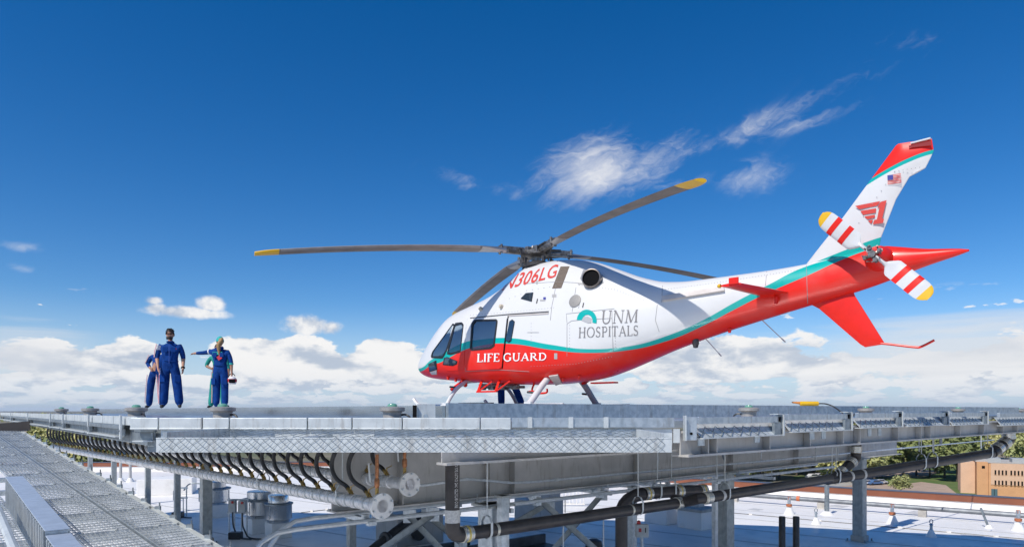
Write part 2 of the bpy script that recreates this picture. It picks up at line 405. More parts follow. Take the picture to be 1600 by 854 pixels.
M['letter_white'] = mat('white_lettering', (.85, .85, .85), .5)
M['flag_blue'] = mat('flag_blue', (.04, .05, .28), .5)
# ---- fuselage skin
def build_body():
    xs = []; x = -.02
    while x < 11.1: xs.append(x); x += .03 if x < .35 else .09
    xs.append(11.1); n = 56; vs = []
    for x in xs:
        zb, zt, hw, zw, nu, nl = station(x)
        for j in range(n):
            a = 2*pi*j/n; c, s = cos(a), sin(a); e = nu if s >= 0 else nl
            y = hw*math.copysign(abs(c)**(2/e), c); z = zw+((zt-zw) if s >= 0 else (zw-zb))*math.copysign(abs(s)**(2/e), s)
            vs.append((x, y, z))
    k = len(xs); fs = [(i*n+j, i*n+(j+1) % n, (i+1)*n+(j+1) % n, (i+1)*n+j) for i in range(k-1) for j in range(n)]
    fs += [tuple(range(n)), tuple((k-1)*n+j for j in range(n))]
    b = MB(); b.addv(vs, fs); return b.build('fuselage', M['livery'], heli, smooth='all')
build_body()
# ---- patches draped on the skin
def drape(name, poly, m, off=.012, cuts=2, parent=heli, skirt=True, f=None, label=None):
    """polygon in photo pixels laid onto the helicopter skin with its own thickness"""
    bm = bmesh.new(); vv = [bm.verts.new((x, y, 0)) for x, y in poly]; bm.faces.new(vv)
    bmesh.ops.triangulate(bm, faces=bm.faces)
    for _ in range(cuts): bmesh.ops.subdivide_edges(bm, edges=[e for e in bm.edges if e.calc_length() > 3], cuts=1, use_grid_fill=True); bmesh.ops.triangulate(bm, faces=bm.faces)
    flat = {v: (v.co.x, v.co.y) for v in bm.verts}
    f = f or (lambda x, y, o: on_body(x, y, o))
    if skirt:
        be = [e for e in bm.edges if e.is_boundary]; r = bmesh.ops.extrude_edge_only(bm, edges=be)
        lower = set(q for q in r['geom'] if isinstance(q, bmesh.types.BMVert))
    else: lower = set()
    for v in bm.verts:
        x, y = flat.get(v, (v.co.x, v.co.y)); v.co = f(x, y, -.01 if v in lower else off)
    bmesh.ops.recalc_face_normals(bm, faces=bm.faces)
    if sum(q.normal.y*q.calc_area() for q in bm.faces) > 0: bmesh.ops.reverse_faces(bm, faces=bm.faces)
    me = bpy.data.meshes.new(name); bm.to_mesh(me); bm.free(); me.materials.append(m)
    me.polygons.foreach_set('use_smooth', [True]*len(me.polygons)); me.set_sharp_from_angle(angle=radians(35))
    return link(name, me, parent, label)
def grow(poly, d):
    cx = sum(q[0] for q in poly)/len(poly); cy = sum(q[1] for q in poly)/len(poly)
    return [(cx+(x-cx)*(1+d/max(1, abs(x-cx)+abs(y-cy))*1.4), cy+(y-cy)*(1+d/max(1, abs(x-cx)+abs(y-cy))*1.4)) for x, y in poly]
def window(poly, name='window', off=.02, g=1.6, m=None, label=None):
    fr = drape(name, grow(poly, g), M['bluedark'], off*.55, label=label)
    drape('pane', poly, m or M['glass'], off, parent=fr)
    return fr
def seam(pts, r=.0045, name='panel_seam', m=None):
    path = []
    for a, b in zip(pts[:-1], pts[1:]):
        k = max(2, int(math.hypot(b[0]-a[0], b[1]-a[1])/6))
        path += [on_body(a[0]+(b[0]-a[0])*i/k, a[1]+(b[1]-a[1])*i/k, .002) for i in range(k)]
    path.append(on_body(*pts[-1], .002))
    b = MB(); b.tube(path, r, 5); return b
def resample(poly, c, n=56):
    """closed polygon to n points at even angles round c"""
    out = []
    for k in range(n):
        a = 2*pi*k/n; d = (cos(a), sin(a)); best = None
        for (x0, y0), (x1, y1) in zip(poly, poly[1:]+poly[:1]):
            ex, ey = x1-x0, y1-y0; den = d[0]*ey-d[1]*ex
            if abs(den) < 1e-9: continue
            t_ = ((x0-c[0])*ey-(y0-c[1])*ex)/den; u = ((x0-c[0])*d[1]-(y0-c[1])*d[0])/den
            if t_ > 0 and -1e-6 <= u <= 1+1e-6 and (best is None or t_ > best): best = t_
        out.append((c[0]+d[0]*best, c[1]+d[1]*best))
    return out
def ring_panel(name, outer, inner, m, off, label=None, rows=5, parent=heli, lip=.03):
    cx = sum(q[0] for q in inner)/len(inner); cy = sum(q[1] for q in inner)/len(inner); n = 72
    # the corners of the outline are kept: ring points sit at even angles plus the corner angles
    A_, B_ = resample(outer, (cx, cy), n), resample(inner, (cx, cy), n); b = MB(); vs = []
    for i in range(rows+1):
        for (x0, y0), (x1, y1) in zip(A_, B_): vs.append(on_body(x0+(x1-x0)*i/rows, y0+(y1-y0)*i/rows, off))
    vs = [on_body(x, y, -.01) for x, y in A_]+vs+[on_body(x, y, off-lip) for x, y in B_]; R_ = rows+2
    b.addv(vs, [(i*n+j, i*n+(j+1) % n, (i+1)*n+(j+1) % n, (i+1)*n+j) for i in range(R_) for j in range(n)])
    return b.build(name, m, parent, True, label, ang=35)
def clear_glass():
    m = bpy.data.materials.new('clear_tinted_glass'); m.use_nodes = True; t = NT(m.node_tree); t.n.clear(); o = t.new('ShaderNodeOutputMaterial')
    tr = t.new('ShaderNodeBsdfTransparent'); t.put(tr.inputs[0], (.70, .79, .86)); gl = t.new('ShaderNodeBsdfGlossy'); t.put(gl.inputs[0], (.9, .95, 1.)); gl.inputs['Roughness'].default_value = .03
    fr = t.new('ShaderNodeFresnel'); fr.inputs[0].default_value = 1.75; mx = t.new('ShaderNodeMixShader'); t.put(mx.inputs[0], t.m('ADD', fr.outputs[0], .06, clamp=True)); t.l.new(tr.outputs[0], mx.inputs[1]); t.l.new(gl.outputs[0], mx.inputs[2]); t.l.new(mx.outputs[0], o.inputs[0]); return m
M['clear'] = clear_glass()
WIN = {'windscreen': [(674.5, 557), (677.5, 548), (709, 504.5), (710, 507), (698, 546), (691.5, 557)],
       'cockpit': [(700, 551), (704, 535), (711.5, 507.5), (721.5, 505.5), (724, 508.5), (719.5, 548), (705, 552)],
       'cabin': [(737, 543.5), (739.5, 507), (744, 501.5), (776, 500.5), (777.5, 503), (772.5, 539), (767, 543), (739, 546)]}
def mirror_copy(o):
    me = o.data.copy()
    for v in me.vertices: v.co.y = -v.co.y
    me.flip_normals(); c = link(o.name.split('.')[0], me, o.parent if o.parent == heli else None); return c
def big_window(key, off, name, label=None):
    poly = WIN[key]; fr = ring_panel(name, grow(poly, 2.2), grow(poly, -1.0), M['bluedark'], off*.7, label, 1, lip=.05)
    pn = drape('pane', grow(poly, .3), M['clear'], off*.35, parent=fr, skirt=False)
    f2 = mirror_copy(fr); p2 = mirror_copy(pn); p2.parent = f2
def cabin():
    """hollow out the fuselage behind the windows: first the room, then the openings in the skin"""
    body = bpy.data.objects['fuselage']; inner = mat('cabin_lining', (.17, .17, .175), .8, 0, var=.3, vscale=4); b = MB(); n = 28; xs = [.52+.1*i for i in range(31)]; vs = []
    for x in xs:
        zb, zt, hw, zw, nu, nl = station(x); zb2, zt2, hw2 = zb+.10, min(zt-.09, 2.12), hw-.045
        k0 = 1
        for j in range(n):
            a = 2*pi*j/n; c, s = cos(a), sin(a); e = nu if s >= 0 else nl
            z = zw+((zt2-zw) if s >= 0 else (zw-zb2))*math.copysign(abs(s)**(2/e), s); y = hw2*math.copysign(abs(c)**(2/e), c)
            lim = halfy(x, z)-.035; y = max(-lim, min(lim, y)) if lim > .02 else math.copysign(.02, y); vs.append((x, y, z))
    k = len(xs); b.addv(vs, [(i*n+j, i*n+(j+1) % n, (i+1)*n+(j+1) % n, (i+1)*n+j) for i in range(k-1) for j in range(n)]+[tuple(range(n)), tuple((k-1)*n+j for j in range(n))])
    room = b.build('cabin_cut', inner); cuts_ = [room]
    for key in WIN:
        pts = [on_body(*q) for q in grow(WIN[key], .6)]; b = MB(); y0, y1 = (-1.2, 1.2) if key != 'windscreen' else (-1.2, -.10)
        b.prism([(q.x, y0, q.z) for q in pts], (0, y1-y0, 0)); cuts_.append(b.build('cut', inner))
    body.data.materials.append(inner)
    for c in cuts_: md = body.modifiers.new('b', 'BOOLEAN'); md.operation = 'DIFFERENCE'; md.solver = 'EXACT'; md.object = c; md.material_mode = 'TRANSFER' if hasattr(md, 'material_mode') else md.material_mode
    bpy.context.view_layer.update(); me = bpy.data.meshes.new_from_object(body.evaluated_get(bpy.context.evaluated_depsgraph_get())); me.name = 'fuselage'
    body.modifiers.clear(); body.data = me
    for c in cuts_: bpy.data.objects.remove(c)
    # seats, console and bulkhead inside
    sm = mat('seat_leather', (.07, .075, .085), .6, 0, var=.2, vscale=6)
    for x, y in ((1.55, -.38), (1.55, .38), (2.75, -.45), (2.75, .45)):
        b = MB(); b.box((x, y, .98), (.48, .46, .12)); b.box((x+.26, y, 1.32), (.12, .46, .62), Matrix.Rotation(.12, 3, 'Y')); b.box((x+.31, y, 1.72), (.10, .26, .20)); b.build('cabin_seat', sm, heli, bevel=.03)
    b = MB(); b.box((.98, 0, 1.10), (.26, .9, .26)); b.box((1.25, 0, .95), (.5, .22, .24)); b.build('instrument_panel', M['bluedark'], heli, bevel=.02)
    b = MB(); b.box((2.15, 0, 1.62), (.05, .05, .9)); b.box((2.2, -.55, 1.25), (.3, .06, .04)); b.box((2.5, .2, 1.45), (.12, .5, .36)); b.build('medical_rack', mat('pale_rack', (.55, .56, .58), .5), heli)
cabin()
ring_panel('cockpit_door', [(692, 559), (697, 552), (709, 503), (724, 500.5), (729, 503), (727, 530), (725, 577), (700, 579), (690, 570)], grow(WIN['cockpit'], .6), M['livery'], .008, 'front cockpit door with a tall window')
ring_panel('sliding_door', [(731, 501), (735, 498.5), (793, 494.5), (784.5, 575), (727.5, 578), (728.5, 540)], grow(WIN['cabin'], .6), M['livery'], .022, 'sliding cabin door with a large window')
big_window('windscreen', .016, 'windscreen'); big_window('cockpit', .02, 'window'); big_window('cabin', .045, 'window')
window([(791, 531), (796.5, 503), (800.5, 500), (804, 503), (803.4, 507), (799, 531), (795.4, 533.7)], g=1.0)
window([(694, 569), (695.5, 559.5), (700, 558.6), (713.5, 564), (713, 568), (707.5, 570)], 'chin_window', off=.022)
window([(671, 569), (681, 564), (682, 576), (672, 579)], 'landing_light_window', off=.016)
drape('landing_light_lens', [(672, 580.5), (682.5, 577.5), (683, 584), (675, 584.5)], mat('clear_lens', (.62, .58, .55), .15, .2), .014)
window([(814.6, 466.4), (822.2, 458.4), (833, 457.2), (830.7, 470.5)], 'upper_window', g=.6)
drape('engine_intake', [(862.8, 450.5), (876, 416.5), (890, 416), (877, 450)], M['intake'], .006)
drape('exhaust_recess', [(906.5, 435), (911.5, 421.5), (927, 423), (940, 429), (943, 442), (930, 448), (912, 444)], mat('exhaust_recess_panel', (.24, .25, .27), .5), .006)
b = MB(); c0 = on_body(898.5, 470, .008); n0 = skin_n(c0)
b.lathe([(.0, .006), (.105, .006), (.125, .002), (.125, -.02)], c0, n0.to_track_quat('Z', 'Y').to_matrix(), 28)
b.build('round_vent', mat('vent_mesh', (.33, .32, .30), .6, .3, vscale=90, col2=(.24, .23, .22)), heli, True)
# exhaust pipe
c0 = on_body(926, 437, .0); ax = V((.33, -.90, .10)).normalized(); R = ax.to_track_quat('Z', 'Y').to_matrix()
b = MB(); b.lathe([(.17, -.25), (.19, .05), (.178, .13), (.160, .137), (.155, .11), (.153, -.2)], c0, R, 30, False)
ex = b.build('exhaust_pipe', mat('heat_stained_steel', (.35, .31, .28), .38, .8, vscale=7, col2=(.2, .17, .15)), heli, True)
b = MB(); b.lathe([(.158, .1365), (.152, .122), (.150, .107), (.001, .104)], c0, R, 24, False); b.build('exhaust_dark_disc', M['dark'], ex)  # shallow near-black disc stands in for the dark depth of the pipe
# door rail, gap, seams
b = seam([(735, 496.6), (795, 490.8), (857.5, 486.6)], .011); b.build('door_rail', M['hubdark'], heli)
b = seam([(795, 493), (857, 489.5)], .016); b.build('rail_cover', M['fairing'], heli)
b = seam([(794.3, 493), (790, 530), (785, 575)], .013); b.build('door_gap', M['dark'], heli)
b = MB()
for pts in [[(731, 502), (728.8, 540), (727, 578)], [(727, 579.5), (784, 577.5), (827, 580)], [(824, 519), (842, 519)], [(886, 556), (886, 506), (893, 501), (915, 499), (956, 497)], [(956, 485), (958, 548)],
            [(886, 504), (885, 490), (960, 482)], [(820, 443), (872, 440), (905, 442)], [(870, 440), (862, 480), (860, 500)], [(900, 449), (894, 487)], [(840, 466), (838, 474)], [(906, 472), (904, 481)], [(1027, 476), (1024, 500), (1030, 518)],
            [(1035, 446), (1034, 472)], [(1198, 424), (1196, 446)], [(1260, 415), (1262, 474)]]:
    seam(pts).build('panel_seam', M['seam'], heli)
b = seam([(840, 467), (838.6, 473.5)], .012); b.build('latch', M['hubdark'], heli); seam([(912, 473), (910.5, 480)], .011).build('latch', M['hubdark'], heli)
for (px, py, w, h_) in [(866, 462, 3.4, 2.4), (868.5, 556, 2.4, 4.6), (839, 441, 1.2, 3), (937, 433, 5, 3.6), (907, 443, 4, 1.3), (848, 469, 4, 1.2), (851, 466, 2, 2)]:
    drape('placard', [(px-w, py-h_), (px+w, py-h_), (px+w, py+h_), (px-w, py+h_)], mat('placard_grey', (.40, .39, .38), .6) if px != 851 else M['flag_blue'], .004, 1, skirt=False)
for px, py in [(752, 483), (784, 479)]:
    c = on_body(px, py); b = MB(); b.tube([c, c+skin_n(c)*.06], [.05, .035], 12)
    b.build('fuel_drain', mat('drain_beige', (.55, .48, .38), .5), heli, True)
# bare rivet dots along cowl
b = MB()
for i in range(8):
    c = on_body(796+i*9, 466-i*3.2 if i < 3 else 458-i*1.4); b.box(c, (.012, .012, .012))
for pts in [[(735, 492), (800, 487), (870, 480)], [(890, 508), (890, 552)], [(960, 486), (962, 546)], [(830, 505), (830, 540)], [(905, 445), (960, 452), (1010, 470)], [(1040, 452), (1130, 440), (1250, 421)], [(1060, 545), (1150, 512), (1240, 484)], [(830, 572), (900, 568), (960, 556)]]:
    for a_, c_ in zip(pts[:-1], pts[1:]):
        k_ = int(math.hypot(c_[0]-a_[0], c_[1]-a_[1])/4.5)
        for i in range(k_): q = on_body(a_[0]+(c_[0]-a_[0])*i/k_, a_[1]+(c_[1]-a_[1])*i/k_); b.box(q, (.010, .010, .010))
b.build('fastener', M['seam'], heli, kind='stuff')
# ---- lettering
def letters(name, text, quad, m, fontname=None, off=.005, f=None, shear=0., bold=0., parent=heli, spacing=1.):
    """text mapped into a photo quad (tl, tr, br, bl) on the helicopter skin"""
    cu = bpy.data.curves.new('tmp', 'FONT'); cu.body = text; cu.resolution_u = 3; cu.offset = bold; cu.space_character = spacing
    ob = bpy.data.objects.new('tmp', cu); COL.objects.link(ob)
    me = bpy.data.meshes.new_from_object(ob.evaluated_get(bpy.context.evaluated_depsgraph_get()))
    bpy.data.objects.remove(ob); bpy.data.curves.remove(cu)
    xs = [v.co.x for v in me.vertices]; ys = [v.co.y for v in me.vertices]; x0, x1, y0, y1 = min(xs), max(xs), min(ys), max(ys)
    tl, tr, br, bl = [V((*q, 0)) for q in quad]; f = f or (lambda x, y, o: on_body(x, y, o))
    bm = bmesh.new(); bm.from_mesh(me); bmesh.ops.triangulate(bm, faces=bm.faces)
    L = (x1-x0)/max(4, len(text))*.6
    for _ in range(2): bmesh.ops.subdivide_edges(bm, edges=[e for e in bm.edges if e.calc_length() > L], cuts=1); bmesh.ops.triangulate(bm, faces=bm.faces)
    for v in bm.verts:
        u = (v.co.x-x0)/(x1-x0); w = (v.co.y-y0)/(y1-y0)
        q = (bl*(1-u)+br*u)*(1-w)+(tl*(1-u)+tr*u)*w
        v.co = f(q.x, q.y, off)
    bm.to_mesh(me); bm.free(); me.name = name; me.materials.clear(); me.materials.append(m)
    return link(name, me, parent)
def serif_letters(name, glyphs, quad, m, thick=.1, thin=.045, off=.005, slant=0., parent=heli, f=None):
    """roman capitals from strokes: glyphs is a string; thick and thin stems with small serifs"""
    # stroke lists per letter in a unit box: (x0,y0,x1,y1,width factor) and arcs as polylines
    def arc(cx, cy, rx, ry, a0, a1, n=14): return [(cx+rx*cos(radians(a0+(a1-a0)*i/n)), cy+ry*sin(radians(a0+(a1-a0)*i/n))) for i in range(n+1)]
    T, t_ = thick, thin; G = {}
    sf = lambda x, y: ([(x-.13, y), (x+.13, y)], t_)
    G['L'] = (.62, [([(.13, 0), (.13, 1)], T), ([(.0, 0.02), (.6, .02)], t_), ([(.6, .0), (.6, .22)], t_), sf(.13, .98)])
    G['I'] = (.28, [([(.14, 0), (.14, 1)], T), sf(.14, .02), sf(.14, .98)])
    G['F'] = (.6, [([(.14, 0), (.14, 1)], T), sf(.14, .02), ([(.0, .98), (.58, .98)], t_), ([(.14, .52), (.46, .52)], t_), ([(.58, 1), (.58, .8)], t_)])
    G['E'] = (.64, [([(.14, 0), (.14, 1)], T), ([(.0, .98), (.58, .98)], t_), ([(.0, .02), (.62, .02)], t_), ([(.14, .52), (.46, .52)], t_), ([(.58, 1), (.58, .8)], t_), ([(.62, 0), (.62, .22)], t_)])
    G['G'] = (.88, [(arc(.46, .5, .40, .48, 50, 180), T*.8), (arc(.46, .5, .40, .48, 180, 320), T*.8), ([(.76, .1), (.76, .42)], T), ([(.6, .44), (.88, .44)], t_), ([(.74, .75), (.74, .98)], t_)])
    G['U'] = (.86, [([(.15, 1), (.15, .32)], T), (arc(.43, .32, .28, .30, 180, 360), (T+t_)/2), ([(.71, .32), (.71, 1)], t_*1.2), sf(.15, .98), sf(.71, .98)])
    G['A'] = (.86, [([(.08, 0), (.44, 1)], t_*1.1), ([(.43, 1), (.76, 0)], T), ([(.22, .34), (.64, .34)], t_), sf(.08, .02), sf(.76, .02)])
    G['R'] = (.84, [([(.15, 0), (.15, 1)], T), (arc(.36, .75, .24, .23, 90, -90), (T+t_)/2), ([(.0, .98), (.36, .98)], t_), ([(.15, .52), (.36, .52)], t_), ([(.36, .52), (.76, 0.02)], T*.95), sf(.15, .02), ([(.7, .02), (.86, .02)], t_)])
    G['D'] = (.86, [([(.15, 0), (.15, 1)], T), ([(.0, .98), (.36, .98)], t_), ([(.0, .02), (.36, .02)], t_), (arc(.36, .5, .42, .48, 90, -90), T*.8)])
    G['N'] = (.92, [([(.13, 0), (.13, 1)], t_), ([(.12, 1), (.76, 0)], T), ([(.77, 0), (.77, 1)], t_), sf(.13, .02), sf(.77, .98), ([(0, .98), (.16, .98)], t_)])
    G['M'] = (1.06, [([(.10, 0), (.16, 1)], t_), ([(.15, 1), (.50, .02)], T), ([(.50, .02), (.86, 1)], t_), ([(.86, 1), (.92, 0)], T), sf(.10, .02), sf(.92, .02), ([(.04, .98), (.2, .98)], t_), ([(.84, .98), (.98, .98)], t_)])
    G['H'] = (.86, [([(.15, 0), (.15, 1)], T), ([(.71, 0), (.71, 1)], T), ([(.15, .52), (.71, .52)], t_), sf(.15, .02), sf(.15, .98), sf(.71, .02), sf(.71, .98)])
    G['O'] = (.94, [(arc(.47, .5, .41, .48, 110, 250), T*.85), (arc(.47, .5, .41, .48, 250, 290), t_), (arc(.47, .5, .41, .48, -70, 70), T*.85), (arc(.47, .5, .41, .48, 70, 110), t_)])
    G['S'] = (.6, [(arc(.30, .74, .21, .24, 30, 200), T*.6), ([(.10, .66), (.2, .56), (.42, .44), (.50, .34)], T), (arc(.29, .26, .22, .24, 20, -150), T*.6), ([(.49, .8), (.49, .98)], t_), ([(.07, .02), (.07, .22)], t_)])
    G['P'] = (.68, [([(.15, 0), (.15, 1)], T), (arc(.36, .72, .24, .26, 90, -90), (T+t_)/2), ([(.0, .98), (.36, .98)], t_), ([(.15, .46), (.36, .46)], t_), sf(.15, .02)])
    G['T'] = (.74, [([(.37, 0), (.37, 1)], T), ([(.02, .98), (.72, .98)], t_), ([(.03, 1), (.03, .8)], t_), ([(.71, 1), (.71, .8)], t_), sf(.37, .02)])
    x = 0; polys = []
    for ch in glyphs:
        if ch == ' ': x += .42; continue
        w, strokes = G[ch]
        for pts, wd in strokes:
            pts = [V((q[0]+x, q[1], 0)) for q in pts]
            dense = []
            for a, c in zip(pts[:-1], pts[1:]):
                k = max(1, int((c-a).length/.16)); dense += [a.lerp(c, i/k) for i in range(k)]
            dense.append(pts[-1]); L_, R_ = [], []
            for i, q in enumerate(dense):
                dd = dense[min(i+1, len(dense)-1)]-dense[max(i-1, 0)]; nn = V((-dd.y, dd.x, 0)).normalized()*wd/2
                L_.append(q+nn); R_.append(q-nn)
            polys.append((L_, R_))
        x += w+.12
    W_ = x-.12; tl, tr, br, bl = [V((*q, 0)) for q in quad]; mb = MB(); f = f or (lambda a, c, o: on_body(a, c, o)); zoff = 0
    for L_, R_ in polys:
        vs = []; zoff = (zoff+1) % 7
        for q in L_+R_:
            u, w = (q.x+slant*q.y)/(W_+slant), q.y
            pt = (bl*(1-u)+br*u)*(1-w)+(tl*(1-u)+tr*u)*w; vs.append(f(pt.x, pt.y, off+zoff*.0005))
        n = len(L_); mb.addv(vs, [(i, i+1, n+i+1, n+i) for i in range(n-1)])
    return mb.build(name, m, parent, clean=False)
serif_letters('life_lettering', 'LIFE', [(747.5, 552.5), (782, 551.8), (781.5, 564), (747, 565)], M['letter_white'], .17, .085, off=.030)
serif_letters('guard_lettering', 'GUARD', [(787.5, 551.6), (854.5, 551), (854, 562), (787, 564)], M['letter_white'], .17, .085, off=.010)
serif_letters('unm_lettering', 'UNM', [(939, 485.5), (998.5, 483.6), (998, 503), (939, 506)], M['letter_grey'], .125, .055, slant=.10)
serif_letters('hospitals_lettering', 'HOSPITALS', [(904.5, 511.5), (997.5, 508), (997.5, 523.5), (904, 527.5)], M['letter_grey'], .125, .055)
letters('registration', 'N306LG', [(797, 430), (873.5, 412), (868, 433), (784, 454)], M['letter_red'], bold=.012, spacing=1.05, shear=.2)
arch = [(917+15.5*cos(radians(a)), 501-16.5*sin(radians(a))) for a in range(-14, 181, 13)]+[(917.5+8*cos(radians(a)), 501.5-9*sin(radians(a))) for a in range(180, -20, -13)]
for i in range(15):
    pass
def arch_patch():
    mb = MB(); vs = []; n = 20
    for i in range(n+1):
        a = radians(-16+192*i/n)
        vs += [on_body(917+15.6*cos(a), 500.5-17*sin(a), .006), on_body(918+8*cos(a), 501-9.5*sin(a), .006)]
    mb.addv(vs, [(2*i, 2*i+1, 2*i+3, 2*i+2) for i in range(n)]); return mb.build('arch_logo', M['hteal'], heli, clean=False)
arch_patch()
drape('logo_block', [(909, 500.5), (911.5, 495.5), (918, 494), (924, 497), (924, 504), (919, 504.5)], mat('logo_grey', (.42, .42, .43), .5), .007, 1, skirt=False)
# ---- roof fairing strip and belly details
drape('boom_fairing', [(1035, 464), (1132, 449), (1133, 455), (1036, 471)], M['fairing'], .05)
drape('drain_mast', [(858, 586), (872, 584), (878, 597), (868, 600)], M['fairing'], .03)
b = MB()
for px, py in [(700, 590), (712, 593), (722, 594), (880, 592), (905, 588), (1085, 536), (1140, 515)]:
    c = on_body(px, py-2); b = MB(); b.cyl(c, c+V((0, 0, -.07)), .035, .025, 8); b.build('belly_antenna', M['hred'], heli, True)
b = MB(); c = on_body(1087, 531); b.lathe([(.05, .02), (.06, -.06), (.045, -.10), (.04, -.13), (.0, -.14)], c, None, 14); b.build('belly_beacon', M['hubdark'], heli, True)
b = MB()
for a, e in [((1191, 500), (1227, 534)), ((1101, 527), (1127, 556))]:
    p0 = plane_y(*a, 0); p1 = plane_y(*e, 0); b = MB(); b.tube([p0, p0+(p1-p0)*.84, p0+(p1-p0)*.85, p1], [.009, .007, .012, .012], 6)
    b.build('whip_antenna', mat('antenna_grey', (.5, .48, .46), .5), heli)
# ---- tail fin, ventral fin, stabiliser
def foil(name, prof, m, y0=0., tk=.07, parent=heli, dirv=None, mats=None):
    """flat tapered fin from an (x,z) outline: thick in the middle of the chord, thin at the edges"""
    bm = bmesh.new(); vv = [bm.verts.new((x, 0, z)) for x, z in prof]; bm.faces.new(vv); bmesh.ops.triangulate(bm, faces=bm.faces)
    for _ in range(3): bmesh.ops.subdivide_edges(bm, edges=[e for e in bm.edges if e.calc_length() > .09], cuts=1); bmesh.ops.triangulate(bm, faces=bm.faces)
    segs = list(zip(prof, prof[1:]+prof[:1]))
    def dist(x, z):
        best = 9
        for (ax, az), (bx, bz) in segs:
            L2 = (bx-ax)**2+(bz-az)**2; u = max(0, min(1, ((x-ax)*(bx-ax)+(z-az)*(bz-az))/L2)); best = min(best, math.hypot(x-ax-u*(bx-ax), z-az-u*(bz-az)))
        return best
    vs0 = list(bm.verts); th = {v: .012+tk*(1-math.exp(-dist(v.co.x, v.co.z)/.10)) for v in vs0}
    fs = [[v.index for v in f.verts] for f in bm.faces]; bm.verts.index_update(); fs = [[v.index for v in f.verts] for f in bm.faces]
    n = len(vs0); be = [(e.verts[0].index, e.verts[1].index) for e in bm.edges if e.is_boundary]
    A_ = [(v.co.x, y0-th[v], v.co.z) for v in vs0]; B_ = [(v.co.x, y0+th[v], v.co.z) for v in vs0]; bm.free()
    mb = MB(); mb.addv(A_+B_, [tuple(q) for q in fs]+[tuple(i+n for i in q[::-1]) for q in fs]+[(a, c, c+n, a+n) for a, c in be])
    return mb.build(name, m, parent, True, ang=50)
def fin_mat():
    m = bpy.data.materials.new('fin_paint'); m.use_nodes = True; t = NT(m.node_tree); b = t.n['Principled BSDF']
    tc = t.new('ShaderNodeTexCoord'); x, y, z = t.xyz(tc.outputs['Object'])
    def line(a, c):
        a, c = plane_y(*a, -.06), plane_y(*c, -.06); k = (c.z-a.z)/(c.x-a.x); return t.sub(z, t.add(t.mul(t.sub(x, a.x), k), a.z))
    bow = t.mul(t.m('SINE', t.mul(t.sub(x, 9.95), 3.2)), .045)
    lo, hi = t.sub(line((1361, 283), (1455, 243)), bow), t.sub(line((1367, 274), (1457, 236)), bow)
    lw = line((1340, 383), (1376, 369)); lr = line((1340, 396), (1376, 385))
    col = t.mix(t.smooth(lr, -.004, .004), RED, TEAL); col = t.mix(t.smooth(lw, -.004, .004), col, WHITE)
    col = t.mix(t.smooth(lo, -.004, .004), col, TEAL); col = t.mix(t.smooth(hi, -.004, .004), col, RED)
    nz = t.noise(tc.outputs['Object'], 2, 5, .6); col = t.mix(t.mul(t.smooth(nz, .45, .75), .08), col, (.35, .33, .3))
    t.put(b.inputs['Base Color'], col); b.inputs['Roughness'].default_value = .34; b.inputs['Specular IOR Level'].default_value = .35; b.inputs['Coat Weight'].default_value = .15; b.inputs['Coat Roughness'].default_value = .06
    return m
M['fin'] = fin_mat()
pf = lambda L: [(lambda q: (q.x, q.z))(plane_y(*q, 0)) for q in L]
foil('tail_fin', pf([(1240, 440), (1275, 405), (1310, 350), (1355, 289), (1400, 228), (1404, 225), (1456, 217), (1459, 236), (1446, 262), (1432, 266), (1421, 276), (1400, 311), (1376, 372), (1372, 400), (1340, 420)]), M['fin'], tk=.05)
b = MB(); q0, q1 = plane_y(1424, 226, 0), plane_y(1455, 218, 0); b.bar(q0+V((0, 0, .005)), q1+V((0, 0, .005)), .12, .02); q2 = q0.lerp(q1, .48); b.build('fin_cap', M['hwhite'], heli)
drape('fin_tip_recess', [(1420, 227.5), (1454, 220), (1456, 227), (1420, 231)], mat('dark_red', (.26, .015, .012), .4), .004, 1, f=lambda x, y, o: plane_y(x, y, -.062-o), skirt=False)
finf = lambda x, y, o: plane_y(x, y, -.066-o)
# flag and winged figure on the fin
fl = [(1386.5, 274), (1407.5, 271), (1408.5, 285), (1387, 288)]
def quad_pt(q, u, w): return ((q[0][0]*(1-u)+q[1][0]*u)*(1-w)+(q[3][0]*(1-u)+q[2][0]*u)*w, (q[0][1]*(1-u)+q[1][1]*u)*(1-w)+(q[3][1]*(1-u)+q[2][1]*u)*w)
def strips(name, quads, m, off):
    mb = MB()
    for q in quads: mb.addv([finf(*p_, off) for p_ in q], [tuple(range(len(q)))])
    return mb.build(name, m, heli, clean=False)
strips('flag_stripe', [[quad_pt(fl, 0, i/13), quad_pt(fl, 1, i/13), quad_pt(fl, 1, (i+1)/13), quad_pt(fl, 0, (i+1)/13)] for i in range(0, 13, 2)], M['letter_red'], .002)
strips('flag_canton', [[quad_pt(fl, 0, 0), quad_pt(fl, .42, 0), quad_pt(fl, .42, .54), quad_pt(fl, 0, .54)]], M['flag_blue'], .004)
z2 = lambda x, y: (1260+x/3.415, 310+y/3.415)
strips('wing_emblem', [[z2(*q) for q in w_] for w_ in [
    [(260, 40), (394, 14), (382, 34), (372, 40), (282, 58)], [(288, 66), (372, 52), (370, 76), (302, 88)], [(308, 96), (366, 86), (364, 102), (326, 112)], [(328, 118), (356, 112), (346, 136)],
    [(396, 18), (428, 9), (404, 108), (414, 108), (410, 130), (354, 138), (362, 114), (376, 112), (390, 46), (378, 50)]]], M['letter_red'], .002)
b = MB()
for i in range(9):
    u = i/8; x, y = 1342+(1398-1342)*u, 348+(268-348)*u; q = finf(x, y, .0); b.box(q, (.009, .006, .009))
for i in range(7): q = finf(1398+i*6.5, 268-i*1.1, 0); b.box(q, (.009, .006, .009))
b.build('rivet', M['seam'], heli, kind='stuff')
